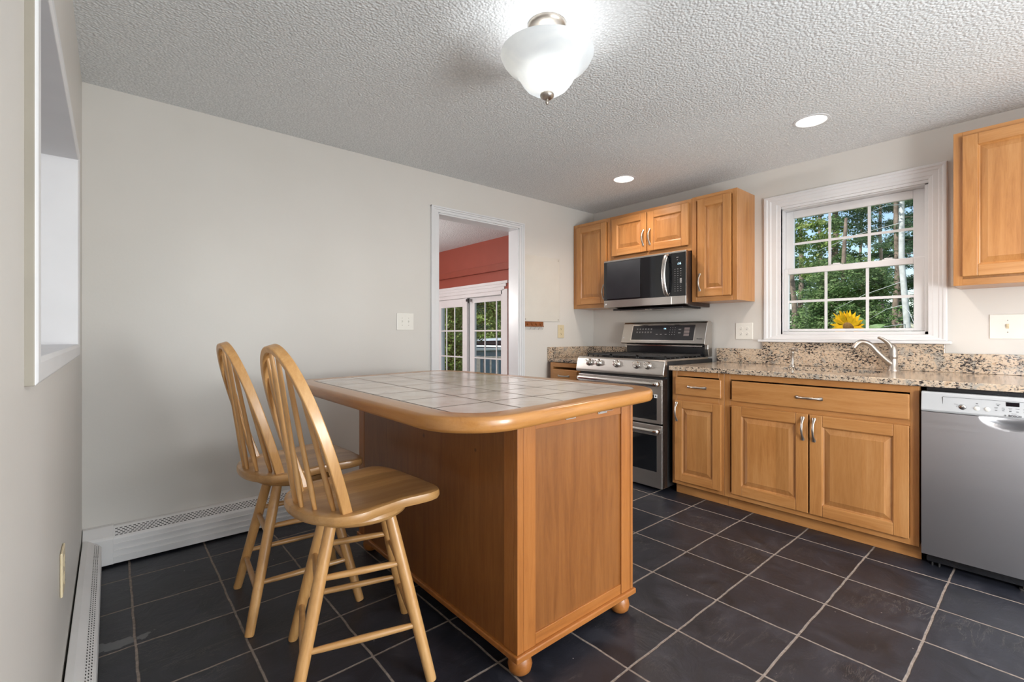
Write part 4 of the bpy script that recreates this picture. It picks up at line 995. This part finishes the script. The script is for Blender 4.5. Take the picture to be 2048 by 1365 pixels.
for (x, y, lab) in ((3.013, .908, 'round recessed ceiling light in front of the window'), (3.035, 2.20, 'round recessed ceiling light in front of the microwave')):
    t = thing('recessed_light', lab, 'ceiling light', (x, y, ZC), 'recessed ceiling lights')
    obj('trim_ring', MB().lathe([(.074, -.001), (.076, -.005), (.088, -.003), (.090, 0)], (x, y, ZC-.0002), 40), 'trim', t, smooth=True)
    obj('lens', MB().lathe([(.0735, -.0012), (.05, -.006), (.01, -.008)], (x, y, ZC-.0002), 36), 'lens', t, smooth=True)
    light('recessed_bulb', 'SPOT', (x, y, ZC-.02), 40, (1, .86, .74), .06, spot=math.radians(150), blend=.8)

# ================================================================== WALL FITTINGS
def plate_y(label, cat, name, x0, x1, z0, z1, mat='plate', yface=YA):
    t = thing(name, label, cat, ((x0+x1)/2, yface, (z0+z1)/2))
    obj('plate', MB().box(x0, x1, yface-.0065, yface-.0005, z0, z1), mat, t, .003, 3)
    return t
def plate_x(label, cat, name, y0, y1, z0, z1, mat='plate', x=XB, s=-1):
    t = thing(name, label, cat, (x, (y0+y1)/2, (z0+z1)/2))
    obj('plate', MB().box(x+s*.0065, x+s*.0005, y0, y1, z0, z1), mat, t, .003, 3)
    return t
def sock_x(t, x, y, z, mat='plate', s=-1):
    o_ = obj('socket', MB().lathe([(.0165, 0), (.0165, .001), (.012, .0016)], (x+s*.0064, y, z), 24, axis=(s, 0, 0)), mat, t)
    xs_ = x+s*.0080
    obj('slots', MB().box(xs_, xs_-s*.001, y+.005, y+.0068, z, z+.009).box(xs_, xs_-s*.001, y-.0068, y-.005, z, z+.009).lathe([(.0028, 0), (.0028, .0006)], (xs_-s*.0003, y, z-.006), 10, axis=(s, 0, 0)), 'dark', o_)
t = plate_y('white double light switch plate left of the dining room opening', 'light switch', 'light_switch', 1.536, 1.668, 1.148, 1.270)
for x in (1.577, 1.627):
    obj('toggle', MB().box(x-.005, x+.005, YA-.009, YA-.006, 1.198, 1.220).prism([(YA-.008, 1.203), (YA-.016, 1.213), (YA-.016, 1.217), (YA-.008, 1.215)], 'X', x-.0035, x+.0035), 'plate', t, .0008)
    obj('screw', MB().lathe([(.0028, 0), (.0018, .001)], (x, YA-.0066, 1.235), 10, axis=(0, -1, 0)).lathe([(.0028, 0), (.0018, .001)], (x, YA-.0066, 1.183), 10, axis=(0, -1, 0)), 'nickel', t)
t = plate_y('almond electrical outlet on the wall above the corner worktop', 'outlet', 'wall_outlet', 3.172, 3.256, 1.084, 1.206, 'beigeplate')
for z in (1.167, 1.123):
    o_ = obj('socket', MB().lathe([(.0165, 0), (.0165, .001), (.012, .0016)], (3.214, YA-.0064, z), 24, axis=(0, -1, 0)), 'beigeplate', t)
    obj('slots', MB().box(3.219, 3.2208, YA-.0085, YA-.0075, z, z+.009).box(3.2072, 3.209, YA-.0085, YA-.0075, z, z+.009).lathe([(.0028, 0), (.0028, .0006)], (3.214, YA-.0078, z-.006), 10, axis=(0, -1, 0)), 'dark', o_)
t = plate_x('white four-socket outlet plate between the range and the window', 'outlet', 'wall_outlet', 1.500, 1.628, 1.080, 1.206)
for y in (1.543, 1.588):
    for z in (1.163, 1.122): sock_x(t, XB, y, z)
t = plate_x('white switch plate under the right wall cabinet at the photo edge', 'light switch', 'light_switch', .0, .245, 1.094, 1.228)
obj('toggle', MB().box(XB-.009, XB-.006, .170, .182, 1.150, 1.175).box(XB-.016, XB-.008, .172, .180, 1.160, 1.172), 'beigeplate', t, .0008)
obj('screw', MB().lathe([(.003, 0), (.002, .001)], (XB-.0066, .176, 1.195), 10, axis=(-1, 0, 0)).lathe([(.003, 0), (.002, .001)], (XB-.0066, .176, 1.130), 10, axis=(-1, 0, 0)), 'nickel', t)
t = plate_x('almond outlet seen edge-on low on the left wall', 'outlet', 'wall_outlet', 1.74, 1.83, .41, .53, 'beigeplate', XC, 1)
for z in (.495, .447): sock_x(t, XC, 1.785, z, 'beigeplate', 1)
# board and key rack
t = thing('wipe_board', 'thin glossy off-white panel screwed to the wall right of the doorway', 'panel', (2.97, YA, 1.53))
obj('panel', MB().box(2.748, 3.196, YA-.006, YA-.0008, 1.236, 1.823), 'board', t, .001)
for x, z in ((3.176, 1.803), (3.176, 1.253), (2.762, 1.253)):
    obj('screw', MB().lathe([(.006, 0), (.004, .002)], (x, YA-.006, z), 12, axis=(0, -1, 0)), 'nickel', t)
t = thing('key_rack', 'small brown wooden key rack with hooks under the white panel', 'key rack', (2.86, YA, 1.205))
obj('board', MB().box(2.748, 2.975, YA-.014, YA-.0008, 1.186, 1.232).box(2.748, 2.975, YA-.022, YA-.014, 1.186, 1.194), 'keywood', t, .002)
for k in range(4):
    x = 2.783+k*.051
    obj('knob', MB().lathe([(.007, 0), (.010, .004), (.009, .009), (.003, .011)], (x, YA-.014, 1.210), 14, axis=(0, -1, 0)), 'keywood', t, smooth=True)
    obj('hook', MB().tube(cr([(x+.018, YA-.018, 1.196), (x+.018, YA-.030, 1.190), (x+.017, YA-.036, 1.182), (x+.016, YA-.030, 1.170), (x+.015, YA-.022, 1.160)], 4), .0012, 6), 'nickel', t)

# ================================================================== OUTSIDE
def at(px, d, z=0):
    u = (px-1024)/F_PX; s_, c_ = math.sin(YAW), math.cos(YAW)
    return Vector((d*(s_+u*c_), d*(c_-u*s_), z))
GZ = -.5
struct('ground', MB().box(XB+.15, 60, -30, 60, GZ-.1, GZ), 'grass')
rng = np.random.default_rng(5)
def foliage(name, centers, radii, n, size, mat, parent, droop=.0, asp=.45):
    """leaf blades scattered in ellipsoid clumps, one mesh"""
    centers = np.array(centers); radii = np.array(radii); k = len(centers)
    idx = rng.integers(0, k, n); dirs = rng.normal(size=(n, 3)); dirs /= np.linalg.norm(dirs, axis=1)[:, None]
    r = rng.random(n)**.45
    c = centers[idx]+dirs*r[:, None]*radii[idx]
    a = rng.normal(size=(n, 3)); a[:, 2] = a[:, 2]*.5-droop; a /= np.linalg.norm(a, axis=1)[:, None]
    b = np.cross(a, rng.normal(size=(n, 3))); b /= np.linalg.norm(b, axis=1)[:, None]
    s_ = size*(.6+.8*rng.random(n))[:, None]
    v = np.stack([c-a*s_, c+b*s_*asp, c+a*s_, c-b*s_*asp], 1).reshape(-1, 3)
    o0 = ORG[parent.name]; v -= np.array(o0)
    me = bpy.data.meshes.new(name); me.vertices.add(4*n); me.vertices.foreach_set('co', v.ravel())
    me.loops.add(4*n); me.loops.foreach_set('vertex_index', np.arange(4*n)); me.polygons.add(n)
    me.polygons.foreach_set('loop_start', np.arange(n)*4); me.polygons.foreach_set('loop_total', np.full(n, 4)); me.update(); me.validate()
    me.materials.append(M[mat]); o = bpy.data.objects.new(name, me); C.objects.link(o); o.parent = parent; ORG[o.name] = o0
    return o
def tree(label, px, d, r, h, kind, lean=0, crown=None, bark='bark', n=9000, size=.09, branches=0, group='trees behind the house', name=None):
    p = at(px, d, GZ); t = thing(name or ('conifer_tree' if kind == 'leafA' else 'broadleaf_tree'), label, 'tree', tuple(p), group)
    side = Vector((math.cos(YAW), -math.sin(YAW), 0))
    def tp(z): return p+side*(lean*(z/h))+Vector((0, 0, z))+side*(.04*math.sin(z*1.7+px))
    pts = [tp(h*k/8) for k in range(9)]
    obj('trunk', MB().tube(pts, [r*(1-.6*k/8) for k in range(9)], 12, up=(1, 0, 0)), bark, t, smooth=True, sharp=1.5)
    bs = MB(); rr = random.Random(int(px*7+d))
    for k in range(branches):
        z = h*(.12+.6*rr.random()); a = rr.random()*2*PI; L_ = .5+1.2*rr.random(); q = tp(z)
        e = q+Vector((math.cos(a)*L_, math.sin(a)*L_, -.25*L_+.4*(rr.random()-.5)))
        bs.tube([q, q.lerp(e, .5)+Vector((0, 0, .05)), e], [.007, .005, .002], 5)
    if branches: obj('dead_branches', bs, bark, t)
    z0, z1, w0, w1 = crown or (.25*h, h, .9, .3)
    cs = []; rd = []
    m_ = 80
    for k in range(m_):
        f = rr.random(); z = z0+(z1-z0)*f; wd_ = w0+(w1-w0)*f; a = rr.random()*2*PI; q = tp(min(z, h*.98)); rad_ = wd_*math.sqrt(rr.random())
        cs.append((q.x+math.cos(a)*rad_, q.y+math.sin(a)*rad_, q.z-(.15*rad_ if kind == 'leafA' else 0)))
        s_ = (.18+.16*rr.random())*(1+max(0, d-12)/14); rd.append((s_*1.25, s_*1.25, s_*(.30 if kind == 'leafA' else .7)))
    foliage('foliage', cs, rd, n, size, kind, t, droop=.35 if kind == 'leafA' else 0, asp=.22 if kind == 'leafA' else .5)
    return t
tree('pale grey-barked tree trunk near the right side of the kitchen window', 1822, 7.6, .052, 7.5, 'leafC', lean=-.30, crown=(3.9, 7.5, .9, .6), bark='birch', n=4000, branches=26, size=.035)
tree('slim brown trunk just left of the pale trunk', 1787, 11.2, .07, 8.5, 'leafA', lean=.15, crown=(3.6, 8.5, 0.8, .5), n=12000, branches=22, size=.04)
tree('thin brown trunk behind the right window panes', 1762, 13.6, .06, 9, 'leafA', crown=(4.6, 9, 1.0, .6), n=14000, branches=16, size=.045)
tree('sunlit bushy hemlock filling the middle window panes', 1690, 10.4, .08, 4.2, 'leafC', crown=(1.5, 3.1, .85, .7), n=16000, size=.035, name='conifer_tree')
tree('leafy tree with bright tips at the upper left window panes', 1594, 12.6, .08, 9.5, 'leafB', crown=(3.2, 9, 1.1, 1.1), n=20000, size=.042, lean=-.4)
tree('dark trunked tree seen through the middle of the upper sash', 1670, 17.0, .14, 11, 'leafC', crown=(3.8, 10.5, 1.5, 1.2), n=22000, size=.055)
tree('dark conifer low at the left of the lower sash', 1602, 22.8, .14, 11, 'leafA', crown=(.6, 4.4, 1.8, 1.4), n=20000, size=.07)
tree('dark conifer behind the sunflower', 1722, 27.5, .11, 10, 'leafA', crown=(.4, 5.6, 1.9, 1.5), n=22000, size=.08)
tree('dark conifer at the far right of the window', 1862, 17.0, .10, 10, 'leafA', crown=(.8, 10, 1.6, 1.2), n=24000, size=.065)
tree('distant dark conifer beyond the lower left panes', 1640, 37.0, .2, 16, 'leafA', crown=(.4, 8.0, 3.0, 2.4), n=20000, size=.13)
tree('distant dark conifer beyond the right panes', 1800, 33.0, .2, 16, 'leafA', crown=(.4, 12, 2.6, 2.2), n=20000, size=.13)
# seen through the dining door
gd = 'trees beyond the dining door'
tree('narrow bright green cedar at the left of the dining door', 897, 9.5, .06, 3.6, 'leafB', crown=(.2, 3.6, .22, .16), n=14000, size=.035, group=gd, name='conifer_tree')
tree('dark green cedar beside the bright one in the dining door', 922, 10.8, .06, 3.8, 'leafA', crown=(.2, 3.8, .42, .3), n=16000, size=.04, group=gd)
tree('light green leafy tree behind the right panes of the dining door', 960, 20.5, .12, 5.5, 'leafB', crown=(1.4, 5, 1.0, .9), n=14000, size=.07, group=gd)
tree('mid green tree at the right edge of the dining door', 1020, 26, .12, 6.0, 'leafC', crown=(.6, 5.5, 1.6, 1.4), n=16000, size=.08, group=gd)
tree('large green tree far behind the dining door', 915, 33, .15, 7, 'leafC', crown=(.4, 6.5, 2.2, 1.9), n=18000, size=.09, group=gd)
tree('dark conifer far behind the centre of the dining door', 990, 43, .15, 8, 'leafA', crown=(.4, 7.8, 2.6, 2.0), n=18000, size=.13, group=gd)
# pool-like round tank
pc = at(905, 13.7, GZ)
M['poolblue'] = plain('blue_grey_panel', (.13, .19, .24), .5, noise=.15)
t = thing('swimming_pool', 'round above-ground pool with blue-grey wall and white rim beyond the dining door', 'pool', tuple(pc))
obj('wall', MB().lathe([(1.9, 0), (1.9, 1.2), (1.86, 1.2), (1.86, 0)], tuple(pc), 48, cap=False), 'poolblue', t, smooth=True)
obj('rim', MB().lathe([(1.82, 1.2), (1.98, 1.2), (1.98, 1.25), (1.82, 1.25), (1.82, 1.2)], tuple(pc), 48, cap=False), 'trim', t)
# parked pale vehicle
vc = at(968, 17.5, GZ); ang = -YAW+.1
M['carpaint'] = plain('pale_silver_paint', (.55, .60, .62), .3, .2, noise=.05)
t = thing('car', 'pale silver car parked beyond the pool', 'car', tuple(vc)); Rv = Matrix.Rotation(ang, 3, 'Z')
def vb(mb): mb.v = [tuple(Rv @ Vector(v)) for v in mb.v]; return mb
body = [(-2.2, .35), (-2.2, .75), (-2.0, .92), (-1.2, 1.0), (-.75, 1.42), (.75, 1.48), (1.4, 1.05), (2.1, .95), (2.2, .6), (2.2, .35)]
obj('body', vb(MB().prism(body, 'Y', -.85, .85)), 'carpaint', t, .08, 3, local=True, smooth=True)
obj('window', vb(MB().prism([(-1.05, 1.0), (-.68, 1.36), (.7, 1.40), (1.25, 1.04)], 'Y', -.86, .86)), 'blackglass', t, local=True)
for x in (-1.35, 1.35):
    for y in (-.8, .8): obj('wheel', vb(MB().lathe([(.1, -.1), (.33, -.1), (.33, .1), (.1, .1)], (x, y, .33), 24, axis=(0, 1, 0))), 'blackmatte', t, local=True)
# slatted fence
fp = at(990, 8.6, GZ); t = thing('deck_railing', 'weathered slatted railing at the right of the dining door', 'railing', tuple(fp)); Rv = Matrix.Rotation(-YAW, 3, 'Z')
M['greywood'] = plain('weathered_grey_wood', (.42, .39, .34), .8, noise=.2, nscale=20)
for k in range(2): obj('post', vb(MB().box(-.35+k*1.2, -.27+k*1.2, -.04, .04, 0, 1.22)), 'greywood', t, local=True)
for z in (1.16, .62): obj('rail', vb(MB().box(-.35, .93, -.02, .02, z, z+.05)), 'greywood', t, local=True)
for k in range(9): obj('slat', vb(MB().box(-.22+k*.125, -.19+k*.125, -.015, .015, .1, 1.17)), 'greywood', t, local=True)
# sunflower outside the window
sf = at(1697, 4.75, 0); t = thing('sunflower', 'yellow sunflower head nodding outside the bottom of the kitchen window', 'flower', (sf.x, sf.y, GZ))
fc_ = Vector((sf.x, sf.y, 1.185)); fdir = Vector((-.70, .35, -.30)).normalized()
obj('stem', MB().tube(cr([(sf.x+.25, sf.y-.12, GZ), (sf.x+.22, sf.y-.12, .6), (sf.x+.20, sf.y-.10, 1.12), (sf.x+.12, sf.y-.06, 1.235), (sf.x+.03, sf.y-.02, 1.20)], 5), .012, 8), 'sunleaf', t, smooth=True)
obj('seed_head', MB().lathe([(.055, -.02), (.06, 0), (.045, .015), (.01, .02)], tuple(fc_), 24, axis=tuple(fdir)), 'seedhead', t, smooth=True)
u_ = fdir.cross(Vector((0, 0, 1))).normalized(); v_ = fdir.cross(u_); pm = MB(); rr = random.Random(3)
for k in range(46):
    a = 2*PI*k/23+.1*rr.random(); e = u_*math.cos(a)+v_*math.sin(a); w_ = fdir.cross(e); L_ = .105+.05*rr.random(); b0 = fc_+e*.055; lift = fdir*(-.01+.04*rr.random()-.02*(k > 22))
    tip = b0+e*L_+lift; m1 = b0+e*L_*.5+lift*.6
    pm.add([b0-w_*.008, m1-w_*.022, tip, m1+w_*.022, b0+w_*.008], [(0, 1, 2, 3, 4)])
obj('petals', pm, 'petal', t)
lm = MB()
for (ox, oy, z, L_, dx, dz) in [(.20, -.10, 1.13, .20, .3, .55), (.20, -.10, 1.12, .17, -.9, .25), (.22, -.12, 1.10, .20, -.5, .35), (.20, -.1, 1.16, .15, .9, .35), (.2, -.1, 1.08, .18, 1, .1), (.2, -.1, 1.08, .16, -1, .45)]:
    b0 = Vector((sf.x+ox, sf.y+oy, z)); e = Vector((math.sin(YAW)*0+math.cos(YAW)*-dx, math.sin(YAW)*dx, dz)).normalized(); w_ = Vector((math.sin(YAW), math.cos(YAW), 0)).cross(e)
    q = []
    for f, wd_ in ((0, .01), (.2, .055), (.4, .07), (.7, .045), (1, .0)): q.append((b0+e*L_*f+Vector((0, 0, .01*math.sin(f*3))), wd_))
    lm.rings([[tuple(c_-w_*wd_), tuple(c_+Vector((-.012, -.012, 0))), tuple(c_+w_*wd_)] for c_, wd_ in q], cap=False, closed=False)
obj('leaves', lm, 'sunleaf', t)
